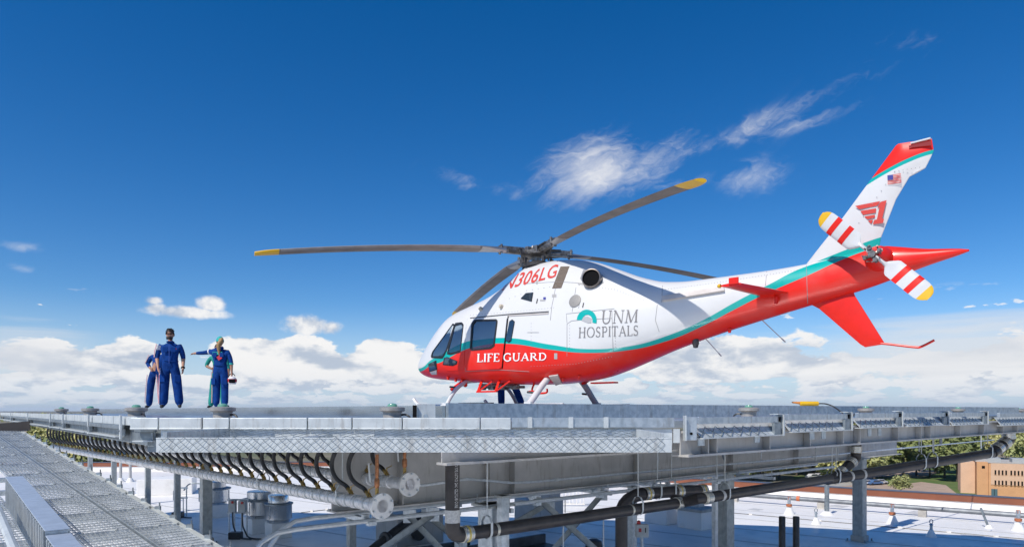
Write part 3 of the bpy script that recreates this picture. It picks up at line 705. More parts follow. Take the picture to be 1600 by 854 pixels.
foil('ventral_fin', pf([(1262, 473), (1330, 448), (1336, 462), (1383, 537), (1352, 542), (1345, 538), (1280, 482)]), M['hred'], tk=.035)
b = MB(); b.tube(spline([plane_y(*q, 0) for q in [(1376, 536), (1395, 538), (1430, 542), (1440, 541), (1460, 531)]], 6), .017, 8); b.build('tail_skid', M['hred'], heli, True)
foilp = [(8.18, 1.44), (8.52, 1.44), (8.78, .2), (8.32, .2)]
for sgn in (-1, 1):
    mb = MB(); n = 10; vs = []
    for i in range(n+1):
        u = i/n; xl = 8.32+(8.18-8.32)*u; xt = 8.80+(8.52-8.80)*u; yy = sgn*(.15+1.29*u)
        for k in range(10):
            a = 2*pi*k/10; cx_ = (xl+xt)/2; vs.append((cx_+(xt-xl)/2*cos(a), yy, 1.79+.034*(1-.3*u)*sin(a)))
    fs = [(i*10+j, i*10+(j+1) % 10, (i+1)*10+(j+1) % 10, (i+1)*10+j) for i in range(n) for j in range(10)]+[tuple(range(10)), tuple(n*10+j for j in range(10))]
    mb.addv(vs, fs); st = mb.build('stabiliser', M['hred'], heli, True)
    mb = MB(); mb.box((8.40, sgn*1.45, 1.84), (.15, .02, .10)); mb.build('end_plate', M['hred'], st, bevel=.008)
    mb = MB(); mb.box((8.5, sgn*.36, 1.74), (.22, .07, .06)); mb.cyl((8.62, sgn*.33, 1.72), (8.62, sgn*.33, 1.62), .03, n=8); mb.build('stabiliser_bracket', M['hred'], st)
    mb = MB(); mb.lathe([(.03, 0), (.03, .03), (.012, .05)], (8.2, sgn*1.45, 1.79), V((-1, 0, 0)).to_track_quat('Z', 'Y').to_matrix(), 10); mb.build('navigation_light', M['tip_yellow'], st, True)
# ---- tail rotor, on the left side
TRC = V((10.03, -.50, 2.14))
g_ = MB(); g_.lathe([(.19, -.30), (.17, -.12), (.12, -.02), (.075, .03), (.07, .10)], TRC+V((0, .1, 0)), V((0, -1, 0)).to_track_quat('Z', 'Y').to_matrix(), 20)
gear = g_.build('tail_gearbox', M['hred'], heli, True)
hub = MB(); hub.cyl(TRC+V((0, .1, 0)), TRC+V((0, -.10, 0)), .05, n=12)
for a in range(4):
    d = V((cos(a*pi/2+.4), 0, sin(a*pi/2+.4))); hub.cyl(TRC+d*.02+V((0, -.04, 0)), TRC+d*.13+V((0, -.02, 0)), .022, n=8); hub.box(TRC+d*.10+V((0, -.07, 0)), (.05, .05, .05))
for a in range(9):
    d = V((cos(a*2.4), 0, sin(a*2.4))); hub.cyl(TRC+d*.09+V((0, .02, 0)), TRC+d*.12+V((0, -.12, 0)), .010, n=6)
hub.build('tail_rotor_hub', M['hubmetal'], heli)
ta = pi-.79                                            # first blade points up and forward
def tail_blade(a):
    ux, pitch = V((cos(a), 0, sin(a))), radians(14)
    w0 = V((0, 1, 0)).cross(ux).normalized()
    ch = (w0*cos(pitch)+V((0, -1, 0))*sin(pitch)).normalized(); nn = ux.cross(ch).normalized()
    def sect(r):                                       # chord from root grip to rounded tip
        if r < .20: return .045, .045
        if r < .34: u = (r-.20)/.14; return .05+.22*u*u*(3-2*u), .045-.025*u
        if r < .80: return .27, .018
        u = (r-.80)/.17; return .27*sqrt(max(.02, 1-u*u*.92)), .016*(1-u*.5)
    def piece(r0, r1, k, grow_=0.):
        vs = []; n = 14
        for i in range(k+1):
            r = r0+(r1-r0)*i/k; c, th = sect(r)
            for j in range(n):
                q = 2*pi*j/n; vs.append(TRC+V((0, -.03, 0))+ux*r+ch*((c/2+grow_)*cos(q)-.02*(c > .1))+nn*((th+grow_)*sin(q)*(1-.45*cos(q)*(c > .1))))
        mb = MB(); mb.addv(vs, [(i*n+j, i*n+(j+1) % n, (i+1)*n+(j+1) % n, (i+1)*n+j) for i in range(k) for j in range(n)]+[tuple(range(n)), tuple(k*n+j for j in range(n))]); return mb
    bl = piece(.06, .86, 26).build('tail_rotor_blade', M['hwhite'], heli, True)
    piece(.86, .97, 8).build('blade_tip', M['tip_yellow'], bl, True)
    for r in (.44, .655): piece(r, r+.085, 2, .0025).build('blade_stripe', M['hred'], bl, True)
tail_blade(ta); tail_blade(ta+pi)
# ---- main rotor
RC = V((3.545, 0, 3.20)); PSI = 1.111; TILT = .046
def rot_pt(a, r, s, h):
    """point of the main rotor: azimuth a from forward towards the left, radius r, chordwise s, height h"""
    dx, dy = -cos(a), -sin(a); tx, ty = sin(a), -cos(a)
    x = RC.x+dx*r+tx*s; y = RC.y+dy*r+ty*s
    return V((x, y, RC.z+h-TILT*(RC.x-x)))
def main_blade(a, q_=1.):
    def sect(r):
        c = .33 if r > 1.35 else .15+.18*max(0, (r-.75)/.6)
        sw = 0.
        if r > 5.51*q_-.32: u = (r-5.51*q_+.32)/.32; c = .33*(1-.35*u*u); sw = -.03*u*u
        return c, .026 if r > 1.35 else .045-.019*max(0, (r-.75)/.6), sw
    def piece(r0, r1, k, grow_=0., lead=False):
        vs = []; n = 16
        for i in range(k+1):
            r = r0+(r1-r0)*i/k; c, th, sw = sect(r); h = .04-.40*max(0, (r-.6)/4.9)**1.7
            tw = radians(8-7*(r-.7)/4.7)
            for j in range(n):
                q = 2*pi*j/n; cx_ = cos(q); s = c/2*cx_+sw; t_ = th*sin(q)*(1+.55*cx_)*(1 if cx_ > -.9 else .4)
                if grow_: s *= 1+grow_; t_ *= 1+grow_*3
                vs.append(rot_pt(a, r, s*cos(tw)-t_*sin(tw)+.05*0, h+s*sin(tw)+t_*cos(tw)))
        mb = MB(); mb.addv(vs, [(i*n+j, i*n+(j+1) % n, (i+1)*n+(j+1) % n, (i+1)*n+j) for i in range(k) for j in range(n)]+[tuple(range(n)), tuple(k*n+j for j in range(n))]); return mb
    RB = 5.51*q_
    bl = piece(.72, RB-.41, 60).build('rotor_blade', M['blade'], heli, True)
    piece(RB-.41, RB, 10).build('blade_tip', M['tip_yellow'], bl, True)
    piece(.70, 1.25, 10, .04).build('blade_cuff', M['blade_edge'], bl, True)
    mb = MB(); vs = []
    for i in range(41):
        r = 1.3+(RB-1.73)*i/40; c, th, sw = sect(r); h = .04-.40*max(0, (r-.6)/4.9)**1.7; tw = radians(8-7*(r-.7)/4.7)
        for q in (-.75, -.35, 0, .35, .75): s_ = c/2*cos(q)*1.006+sw; t_ = th*sin(q)*(1+.55*cos(q))*1.05; vs.append(rot_pt(a, r, s_*cos(tw)-t_*sin(tw), h+s_*sin(tw)+t_*cos(tw)))
    mb.addv(vs, [(i*5+j, i*5+j+1, (i+1)*5+j+1, (i+1)*5+j) for i in range(40) for j in range(4)]); mb.build('lit_edge_strip', M['blade_lit_tone'], bl, True, clean=False)  # strip coloured paler than the blade to stand for its sunlit edge
    mb = MB()
    mb.tube([rot_pt(a, .22, 0, .04), rot_pt(a, .5, 0, .055), rot_pt(a, .82, 0, .06)], [.075, .06, .065], 10)
    mb.bar(rot_pt(a, .3, .0, .11), rot_pt(a, .84, 0, .11), .10, .03); mb.bar(rot_pt(a, .3, .0, .0), rot_pt(a, .84, 0, .01), .10, .03)
    mb.cyl(rot_pt(a, .80, .05, -.03), rot_pt(a, .80, .05, .15), .025, n=8); mb.cyl(rot_pt(a, .80, -.05, -.03), rot_pt(a, .80, -.05, .15), .025, n=8)
    mb.build('blade_grip', M['hubmetal'], heli, True)
    mb = MB(); mb.tube([rot_pt(a+.32, .36, 0, -.20), rot_pt(a+.30, .46, 0, .05)], .018, 8); mb.box(rot_pt(a+.22, .42, 0, .05), (.07, .07, .05)); mb.tube([rot_pt(a+.3, .46, 0, .05), rot_pt(a, .46, 0, .06)], .025, 8)
    mb.tube([rot_pt(a+.55, .25, 0, -.02), rot_pt(a+.12, .62, 0, .03)], .03, 8); mb.tube([rot_pt(a-.5, .2, 0, .10), rot_pt(a-.1, .55, .0, .12)], .016, 6)
    mb.build('pitch_link', M['hubdark'], heli, True)
for k in range(4): main_blade(PSI+k*pi/2, (1.0, .972, 1.05, .985)[k])
mb = MB(); mb.cyl(RC+V((0, 0, -.42)), RC+V((0, 0, .02)), .10, n=16)
mb.lathe([(.12, -.05), (.30, -.02), (.31, .05), (.20, .09), (.16, .14), (.05, .16)], RC, None, 16)
for k in range(8): mb.box(rot_pt(PSI+k*pi/4+.39, .25, 0, .06), (.10, .10, .13))
for k in range(14): mb.cyl(rot_pt(k*.449, .17+.02*(k % 3), 0, .10), rot_pt(k*.449, .17, 0, .15), .016, n=6)
mb.build('rotor_hub', M['hubmetal'], heli)
mb = MB(); mb.lathe([(.16, -.30), (.30, -.26), (.31, -.20), (.22, -.17), (.12, -.16)], RC, None, 20)
for k in range(3): mb.tube([rot_pt(k*2.1+.5, .26, 0, -.24), rot_pt(k*2.1+.5, .34, 0, -.42)], .022, 8)
for k in range(5): mb.box(rot_pt(k*1.26+.2, .33, 0, -.15), (.06, .06, .10))
mb.build('swashplate', M['hubdark'], heli)
mb = MB(); mb.lathe([(.26, -.32), (.24, -.20), (.18, -.16), (.1, -.16)], RC+V((.05, 0, 0)), None, 24); mb.build('mast_fairing', M['hubdark'], heli, True)
# ---- skid landing gear
def skid(sgn):
    mb = MB(); y = sgn*1.15; mb.tube(spline([(1.0, y, .20), (1.16, y, .075), (1.45, y, .045), (3, y, .045), (4.9, y, .045), (5.05, y, .05)], 6), .04, 10); s = mb.build('skid_tube', M['hwhite'], heli, True)
    mb = MB(); mb.box((2.9, y, .10), (.9, .10, .02)); mb.build('skid_step', M['hubdark'], s)
    for x in (2.05, 4.29):
        mb = MB(); r = .043 if x < 3 else .064
        if x < 3: path = spline([(x, sgn*.25, .60), (x, sgn*.55, .57), (x, sgn*.82, .44), (x, sgn*1.02, .25), (x, y, .07)], 6)
        else: path = spline([(x, sgn*.50, .62), (x, sgn*.75, .43), (x, sgn*1.0, .20), (x, y, .07)], 5)
        mb.tube(path, [r]*len(path), 10)
        mb.box((x, y, .075), (.16, .10, .07)); leg = mb.build('skid_leg', M['hwhite'] if sgn < 0 else mat('skid_leg_shaded', (.45, .42, .42), .4), heli, True)  # right legs use a greyer copy of the white, shade as colour
        mb = MB(); p_ = path[len(path)//2]; mb.tube([p_, p_+V((0, sgn*.02, .0))+V((-.22, 0, .02))], .022, 8); mb.build('foot_peg', M['hubdark'], leg)
skid(-1); skid(1)
mb = MB()
for x in (2.55, 3.05): mb.bar((x, -.60, .57), (x+.08, -.80, .34), .05, .03); mb.bar((x+.32, -.62, .56), (x+.08, -.80, .34), .05, .03)
mb.bar((2.60, -.80, .34), (3.16, -.80, .34), .05, .035); mb.build('boarding_step', M['hred'], heli)
mb = MB()
for x0, x1 in ((2.25, 3.35),): mb.tube([(x0, -.35, .50), (x1, -.35, .46)], .035, 8); mb.tube([(x0, -.15, .46), (x1, -.15, .44)], .028, 8)
for i in range(7): mb.box((2.3+i*.16, -.3+.1*(i % 2), .44), (.08, .12, .09))
mb.build('cross_tube_clamps', M['hubmetal'], heli)
mb = MB(); mb.tube(spline([(1.85, -.45, .60), (1.75, -.62, .46), (1.72, -.7, .40)], 4), .035, 8); mb.tube([(1.95, -.5, .56), (2.08, -.62, .50)], .05, 8); mb.build('strut_fairing', M['hred'], heli, True)
mb = MB(); mb.tube(spline([(3.75, -.30, .52), (3.8, -.45, .36), (3.95, -.5, .30), (4.2, -.5, .30), (4.22, -.5, .38)], 5), .02, 8); mb.box((3.82, -.46, .33), (.14, .08, .04)); mb.build('towing_bracket', M['hred'], heli)
mb = MB(); mb.box((5.0, .35, .50), (.55, .16, .03)); mb.bar((4.6, .5, .62), (4.35, .55, .50), .08, .04); mb.build('cross_tube_fairing', M['hred'], heli)
# ================================================================ rooftop helipad
ROOF = EZ-3.7
RH, LH = V((.766, .643, 0)), V((-.643, .766, 0))         # directions of the right and left deck edges
RZ = atan2(.643, .766)
RM = Matrix.Rotation(RZ, 3, 'Z')
Z = lambda x, y, z: V((x, y, EZ+z))
A0, B0, C0 = V((-3.35, 6.2, 0)), V((1.2, 6.2, 0)), V((-.95, 7.0, 0))
def flat_prism(pts, z0, z1): return MB().prism([(q[0], q[1], EZ+z0) for q in pts], (0, 0, z1-z0))
def struct(o): o['kind'] = 'structure'; return o
def edge_t(px, P0=B0):
    u = (px-CX)/F; return (P0.y*u-P0.x)/(.766-.643*u)
def edge_s(px, P0=A0):
    u = (px-CX)/F; return (P0.x-u*P0.y)/(.643+.766*u)
pad = thing('helipad', 'raised grey aluminium rooftop helipad under the helicopter', 'helipad', (0, 0, EZ))
def b2(mb, name, m, par=pad, **k):
    o = par.location if par else V((0, 0, 0)); c, s_ = cos(-par.rotation_euler.z), sin(-par.rotation_euler.z)
    mb.v = [(c*(q[0]-o.x)-s_*(q[1]-o.y), s_*(q[0]-o.x)+c*(q[1]-o.y), q[2]-o.z) for q in mb.v]
    return mb.build(name, m, par, **k)
R1, L1 = V((12.3, 16.5, 0)), C0+LH*19.8
PE = (R1-C0).normalized()
b2(flat_prism([C0, R1, V((11.6, 17.2, 0)), V((6.1, 19.0, 0)), V((0, 20.4, 0)), V((-10, 21.8, 0)), L1], -.12, .052), 'landing_surface', M['alum_mirror'])
b2(flat_prism([A0+V((.1, .06, 0)), B0+V((-.05, .06, 0)), B0+RH*14.8+LH*.08, V((12.7, 16.9, 0)), V((11.8, 17.6, 0)), V((6.2, 19.4, 0)), V((0, 20.8, 0)), V((-10, 22.2, 0)), A0+LH*20.8+RH*.1], -.17, -.10), 'perimeter_walkway', M['alum'])
e0 = C0+PE*.30+V((.02, -.03, 0))
b = MB(); b.bar(Z(e0.x, e0.y, -.01), Z(*(R1+V((.02, -.03, 0)))[:2], -.01), .06, .18); b2(b, 'edge_beam', M['galv'])
q0, q1 = P(652, 641, 6.93), P(680, 641, 6.98)
b = MB(); b.bar(Z(q0.x, q0.y, -.015), Z(q1.x, q1.y, -.015), .02, .165); cp = b2(b, 'corner_plate', M['galv_pale'])
b = MB(); b.cyl(Z(q0.x+.09, q0.y-.01, -.06), Z(q0.x+.09, q0.y-.03, -.06), .025, n=10); b2(b, 'bolt_plate', M['galv'])
q0 = P(648, 641, 6.9); b = MB(); b.box(Z(q0.x, q0.y, -.02), (.035, .05, .15)); b2(b, 'dark_slot', M['dark'])
# rim covers on the near edge
cuts = [207, 252, 320, 362, 483, 552, 630, 751, 799]
for a, c in zip(cuts[:-1], cuts[1:]):
    d = 6.05; p0, p1 = P(a+.8, 641, d), P(c-.8, 641, d); b = MB(); b.bar(Z(p0.x, p0.y, -.108), Z(p1.x, p1.y, -.108), .10, .09)
    b.bar(Z(p0.x, p0.y-.045, -.16), Z(p1.x, p1.y-.045, -.16), .02, .02); b2(b, 'rim_cover', M['galv_pale'], bevel=.006)
for a, c in ((799, 1052),):
    p0, p1 = P(a+1, 641, 6.05), P(c, 641, 6.05); b = MB(); b.bar(Z(p0.x, p0.y, -.105), Z(p1.x, p1.y, -.105), .08, .085); b2(b, 'rim_rail', M['galv'])
    for px in (828, 892, 947): q = P(px, 641, 6.0); b = MB(); b.box(Z(q.x, q.y, -.105), (.04, .02, .095)); b2(b, 'rail_clip', M['galv_pale'])
# rim covers along the left edge
sl = [.2, .75, 1.35, 2.0, 2.7, 3.6, 5.0, 6.4, 8.4, 10.6, 13, 15.5, 18, 20.5]
for a, c in zip(sl[:-1], sl[1:]):
    p0, p1 = A0+LH*(a+.01), A0+LH*(c-.01); b = MB(); b.bar(Z(p0.x, p0.y, -.10), Z(p1.x, p1.y, -.10), .08, .085); b2(b, 'rim_cover', M['galv_pale'])
# fascia plates below the rim
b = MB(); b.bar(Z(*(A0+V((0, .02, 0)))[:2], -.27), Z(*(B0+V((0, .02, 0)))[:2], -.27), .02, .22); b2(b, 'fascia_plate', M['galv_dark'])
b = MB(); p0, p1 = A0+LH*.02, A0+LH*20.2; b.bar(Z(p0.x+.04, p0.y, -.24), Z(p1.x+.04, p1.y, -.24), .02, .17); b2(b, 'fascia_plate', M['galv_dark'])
def ibeam(mb, a, c, h, w=.25, tf=.022, tw=.016):
    """steel I section; a, c on the underside"""
    a, c = V(a), V(c); up = V((0, 0, 1))
    mb.bar(a+up*tf/2, c+up*tf/2, w, tf); mb.bar(a+up*(h-tf/2), c+up*(h-tf/2), w, tf); mb.bar(a+up*h/2, c+up*h/2, tw, h-2*tf)
def stiffeners(mb, a, c, h, ts, w=.2):
    d = (c-a).normalized(); n = V((d.y, -d.x, 0))
    for t_ in ts:
        q = a+d*t_; mb.bar(q+n*.008+V((0, 0, .024)), q+n*.008+V((0, 0, h-.024)), .014, w, n)
def beam_thing(name, label, a, c, h, ts=(), w=.25, m=None, group=None, cat='steel beam', gap=.024):
    a, c = V(a), V(c); t_ = thing(name, label, cat, a, 0, group); mb = MB(); ibeam(mb, a-t_.location, c-t_.location, h, w); mb.build('web_and_flanges', m or M['steel'], t_)
    d = (c-a).normalized(); n = V((d.y, -d.x, 0))
    for q in ts:
        mb = MB(); s = d*q+n*(w*.46/2+.008)
        mb.bar(s+V((0, 0, .024)), s+V((0, 0, h-.024)), .014, w*.42, d.cross(n) if False else V((d.x, d.y, 0)).cross(V((0, 0, 1)))); mb.build('stiffener_plate', m or M['steel'], t_)
    return t_
g0 = P(518, 641, 8.9); G0 = Z(g0.x, g0.y, -1.34); G1 = G0+RH*18.6
beam_thing('steel_girder', 'deep grey steel plate girder running right under the deck above the black drain pipe', G0, G1, .93, [1.0, 2.55, 3.05, 6.1, 9.3, 12.2, 15.2], .30, cat='girder')
q = G0+LH*6.5; beam_thing('steel_girder', 'deep grey steel girder farther back under the deck, parallel to the front one', q+RH*3.6, q+RH*10, .80, [3, 6], .30, cat='girder')
p0 = P(690, 641, 5.95); p0 = Z(p0.x, p0.y, -.48); beam_thing('edge_beam', 'short grey deck beam close under the front safety net', p0, p0+RH*3.3, .26, [], .16)
p0 = B0+RH*.7+LH*.10; p0 = Z(p0.x, p0.y, -.46); beam_thing('edge_beam', 'long grey edge beam with stiffener plates under the right hand nets', p0, p0+RH*12.6, .26, [.35, .5, 1.55, 2.5, 3.4, 3.9, 5.2, 6.1, 6.5, 7.9, 9.2, 10.4, 11.4], .2)
p0 = A0+LH*.6+RH*.55; p0 = Z(p0.x, p0.y, -.32); beam_thing('edge_beam', 'dark edge beam above the row of black hoses under the left deck edge', p0, p0+LH*18.5, .14, [2, 4, 6, 9, 12], .2, M['steel_dark'])
for i, (s, t_) in enumerate([(3.2, 1.5), (6.4, 1.5), (10, 1.5), (14, 1.5)]):
    p0 = A0+LH*s+RH*.6; p0 = Z(p0.x, p0.y, -.42); beam_thing('cross_beam', ['first', 'second', 'third', 'farthest'][i]+' dark cross beam behind the hoses, counted from the front edge', p0, p0+RH*(12-s*.5), .22, [], .16, M['steel_dark'], 'cross beams carrying the deck')
# pale plates on the right edge beam
for i, px in enumerate([1093, 1180, 1266, 1284, 1356, 1372]):
    t_ = edge_t(px)+.0; q = B0+RH*t_-LH*.02
    b = MB(); b.box(Z(q.x, q.y, -.30), (.11, .012, .10), RM); b2(b, 'splice_plate', M['galv'])
# ---------------------------------------------------------------- chain link and nets
def chain_link(mb, o, u, v, w, h, pitch=.07, r=.0032, nz=None):
    """diamond wire mesh on the rectangle o + [0,w]u + [0,h]v"""
    o, u, v = V(o), V(u).normalized(), V(v).normalized(); n = u.cross(v); rows = max(1, round(h/pitch)); ph = h/rows
    k = int(w/pitch)+rows+2
    for s in (1, -1):
        for i in range(-rows-1, k):
            pts = []
            for j in range(rows+1):
                x = (i+(j if s > 0 else rows-j))*pitch
                pts.append((x, j*ph, .004 if (i+j) % 2 else -.004))
            seg = [q for q in pts if -.001 <= q[0] <= w+.001]
            if len(seg) > 1: mb.tube([o+u*q[0]+v*q[1]+n*q[2] for q in seg], r, 3, False)
    return mb
M['wire'] = mat('net_wire', (.22, .26, .28), .45, .5)
NETG = 'safety nets round the helipad edge'
# near net, standing out towards the viewer
x0, x1, yf, yb = P(243, 641, 4.8).x, P(1050, 641, 4.8).x, 4.8, 6.0
nt = thing('safety_net', 'long front safety net of chain link on a pale channel frame, nearest the viewer', 'safety net', ((x0+x1)/2, yf, EZ), 0, NETG)
b = MB(); b.box(Z((x0+x1)/2, yf+.012, -.245), (x1-x0, .008, .103)); b.box(Z((x0+x1)/2, yf+.04, -.292), (x1-x0, .07, .008)); b.box(Z((x0+x1)/2, yf+.035, -.196), (x1-x0, .06, .008)); b2(b, 'front_channel', M['galv_pale'], nt)
b = MB(); b.box(Z(x1-.02, (yf+yb)/2+.04, -.22), (.03, yb-yf-.1, .11)); b2(b, 'side_channel', M['galv_pale'], nt)
b = MB(); b.box(Z(x0+.02, (yf+yb)/2+.04, -.22), (.03, yb-yf-.1, .13)); b2(b, 'side_channel', M['galv'], nt)
b = MB(); b.box(Z((x0+x1)/2, yb+.05, -.20), (x1-x0+.1, .03, .06)); b2(b, 'back_rail', M['galv'], nt)
for px in (445, 705, 800, 878):
    q = P(px, 641, 4.8).x; b = MB(); b.box(Z(q, (yf+yb)/2, -.235), (.05, yb-yf-.02, .05)); b2(b, 'cross_member', M['galv'], nt)
b = MB(); chain_link(b, Z(x0+.02, yb-.38, -.252), (1, 0, 0), (0, .36, .092), x1-x0-.04, .372, .105, .0022); chain_link(b, Z(x0+.02, yf-.002, -.292), (1, 0, .0), (0, .05, 1), x1-x0-.04, .104, .06, .0016); b2(b, 'chain_link_mesh', M['wire'], nt, kind='stuff')
# plates showing behind the front net; middle one greyer, its shade coloured in
for a, c, z0, z1, d, m_ in [(430, 585, -.172, -.262, 6.03, 'galv_pale'), (586, 880, -.172, -.262, 6.04, 'galv'), (252, 428, -.172, -.262, 6.04, 'galv'), (900, 1050, -.165, -.30, 6.05, 'galv_pale'), (1052, 1062, -.17, -.30, 6.3, 'galv_pale')]:
    p0, p1 = P(a, 641, d), P(c, 641, d); b = MB(); b.box(Z((p0.x+p1.x)/2, d, (z0+z1)/2), (p1.x-p0.x, .012, z0-z1)); b2(b, 'backing_plate', M[m_], nt)
lab = ['safety net with chain link just right of the front net', 'second safety net on the right edge, next to the yellow tool', 'third safety net on the right edge, by the upper drain elbow', 'fourth safety net on the right edge, left of the fifth', 'fifth safety net on the right edge, below the small far lamp', 'far right safety net running out of the picture']
spans = [(1086, 1213, -.062, -.275), (1226, 1321, -.040, -.250), (1336, 1401, -.030, -.232), (1408, 1474, -.030, -.235), (1482, 1536, -.030, -.245), (1558, 1640, -.045, -.29)]
def side_net(p0, p1, z0, z1, label, n, m_top=M['galv'], m_back=M['galv_pale'], wires=True):
    L = (p1-p0).length; u = (p1-p0).normalized(); c = (p0+p1)/2
    t_ = thing('safety_net', label, 'safety net', (c.x, c.y, EZ), 0, NETG); h = z0-z1; zt = z0-h*.34
    b = MB(); b.bar(Z(p0.x, p0.y, (z0+zt)/2), Z(p1.x, p1.y, (z0+zt)/2), .05, z0-zt); b2(b, 'top_rail', m_top, t_, bevel=.004)
    q0, q1 = p0-n*.03+u*.02, p1-n*.03-u*.02
    b = MB(); k0, k1 = n*(-.045 if wires else 0), n*(.07 if wires else 0); b.prism([Z(*(q0+k0)[:2], zt), Z(*(q1+k0)[:2], zt), Z(*(q1+k1)[:2], z1+.006), Z(*(q0+k1)[:2], z1+.006)], -n*.008); b2(b, 'back_channel', m_back, t_)
    b = MB(); b.bar(Z(*(p0+n*.02)[:2], z1), Z(*(p1+n*.02)[:2], z1), .11 if wires else .08, .010); b2(b, 'bottom_lip', M['galv_pale'], t_)
    if wires:
        b = MB(); o = p0+n*.055; chain_link(b, Z(o.x, o.y, z1+.012), u, V((0, 0, zt-z1))-n*.115, L*.86, zt-z1-.012, (zt-z1)*1.25, .0045); b2(b, 'chain_link_mesh', M['wire'], t_, kind='stuff')
    q0, q1 = p0+u*L*.9, p0+u*L*.985
    b = MB(); b.bar(Z(*(q0+n*.03)[:2], (zt+z1)/2), Z(*(q1+n*.03)[:2], (zt+z1)/2), .03, zt-z1-.012); b2(b, 'end_plate', M['galv_dark'], t_)  # dark plate stands for the shaded gap at the panel end
    return t_
NR = V((.643, -.766, 0))
for (a, c, z0, z1), l in zip(spans, lab):
    p0, p1 = B0+RH*edge_t(a)+NR*.02, B0+RH*edge_t(c)+NR*.02; t_ = side_net(p0, p1, z0, z1, l, NR)
    q = p1+RH*.03; b = MB(); b.bar(Z(q.x, q.y, z0+.02), Z(q.x, q.y, z1-.01), .11, .012, RH); eb = b2(b, 'end_bracket', M['galv'], t_); b = MB(); b.bar(Z(*(q+NR*.055)[:2], z0+.02), Z(*(q+NR*.055)[:2], z1-.01), .010, .028, RH); b.bar(Z(*(q-RH*.12)[:2], z0+.022), Z(*q[:2], z0+.022), .10, .008); b2(b, 'bracket_flange', M['galv_pale'], t_); b = MB(); b.box(Z(*(q-RH*.05+NR*.03)[:2], z0-.035), (.02, .02, .055)); b2(b, 'bracket_slot', M['dark'], t_)
q = B0+RH*edge_t(1075)+NR*.03; t_ = thing('net_bracket', 'galvanised end bracket with a bolt hole between front net and right nets', 'bracket', (q.x, q.y, EZ))
b = MB(); b.box(Z(q.x, q.y, -.175), (.12, .012, .23)); b2(b, 'bracket_plate', M['galv'], t_, bevel=.004); b = MB(); b.box(Z(q.x-.065, q.y-.03, -.17), (.012, .09, .245)); b2(b, 'bracket_flange', M['galv_pale'], t_)
b = MB(); b.cyl(Z(q.x+.005, q.y-.004, -.225), Z(q.x+.005, q.y-.012, -.225), .014, n=10); b2(b, 'bolt_hole', M['dark'], t_)
ss = [.75, 2.72, 5.05, 6.6, 10.6, 15.4, 19.5]; NL = V((-.766, -.643, 0))
lab = ['grey safety net left of the front net, between the two nearest white brackets', 'grey safety net left of the second white bracket on the left edge', 'short grey safety net between the close white brackets on the left edge', 'grey safety net on the left edge above the ramp end', 'far grey safety net on the left edge over the dark beam', 'farthest grey safety net at the left end of the deck edge']
for a, c, l in zip(ss[:-1], ss[1:], lab):
    p0, p1 = A0+LH*(a+.06)+NL*.06, A0+LH*(c-.06)+NL*.06
    t_ = side_net(p0, p1, -.145, -.262, l, NL, M['galv_dark'], M['galv_dark'], False)  # left nets get darker steel, their shade put into the colour
    q = A0+LH*a+NL*.08; b = MB(); b.bar(Z(q.x, q.y, -.045), Z(q.x, q.y, -.285), .055, .02, NL); b2(b, 'end_bracket', M['galv_pale'], t_, bevel=.003)
    q = q+NL*.012; b = MB(); b.cyl(Z(q.x, q.y, -.2), Z(*(q+NL*.02)[:2], -.2), .010, n=8); b2(b, 'bracket_bolt', M['galv_dark'], t_)
# short grey net joining the left nets and the front net
p0, p1 = P(212, 641, 6.15), P(240, 641, 6.15); side_net(V((p0.x, p0.y, 0)), V((p1.x+.02, p1.y, 0)), -.15, -.275, 'short grey net panel at the left end of the front net', V((0, -1, 0)), M['galv_dark'], M['galv_dark'], False)
# ---------------------------------------------------------------- perimeter lamps
def lamp():
    t_ = thing('perimeter_light', '', 'landing light', (0, 0, 0), 0, 'green perimeter lights of the helipad')
    b = MB(); b.lathe([(.125, 0), (.125, .012), (.10, .018), (.095, .03)], n=20); b.build('base_flange', M['lamp_body'], t_, True)
    b = MB(); b.lathe([(.09, .018), (.085, .03), (.088, .085), (.10, .095)], n=20); b.build('lamp_housing', M['lamp_body'], t_, True)
    b = MB(); b.lathe([(.10, .092), (.118, .097), (.118, .128), (.10, .135), (.05, .138)], n=24); b.build('lamp_ring', M['lamp_body'], t_, True)
    b = MB(); b.lathe([(.046, .135), (.048, .145), (.040, .161), (.02, .168), (.0, .170)], n=16); b.build('green_lens', M['lens'], t_, True)
    b = MB(); b.tube(spline([(.085, 0, .06), (.13, -.01, .062), (.165, -.02, .04), (.18, -.02, .0)], 5), .010, 6); b.build('cable', M['rubber'], t_, True)
    return t_
L0 = lamp(); first = True
for px, d, l in [(613, 6.35, 'nearest green landing light, left of the black slot in the pad edge'), (348, 6.5, 'green landing light on the rim below the pointing woman'), (213, 7.7, 'green landing light left of the bearded man, behind a white bracket'), (141, 10.2, 'green landing light near the left end of the pad'),
                 (96, 13.0, 'leftmost green landing light above the hoses'), (1170, 7.95, 'green landing light in front of the edge beam, left of the yellow tool'), (1353, 10.4, 'green landing light right of the yellow tool'), (1497, 12.7, 'green landing light near the right end of the pad'), (1592, 18.5, 'tiny landing light at the right end of the pad edge')]:
    q = P(px, 641, d); loc = Z(q.x, q.y, -.10)
    o = L0 if first else copy_tree(L0, loc, random.random()*1.2-.6 if px < 1000 else 2.9); o.location = loc; o['label'] = l; first = False
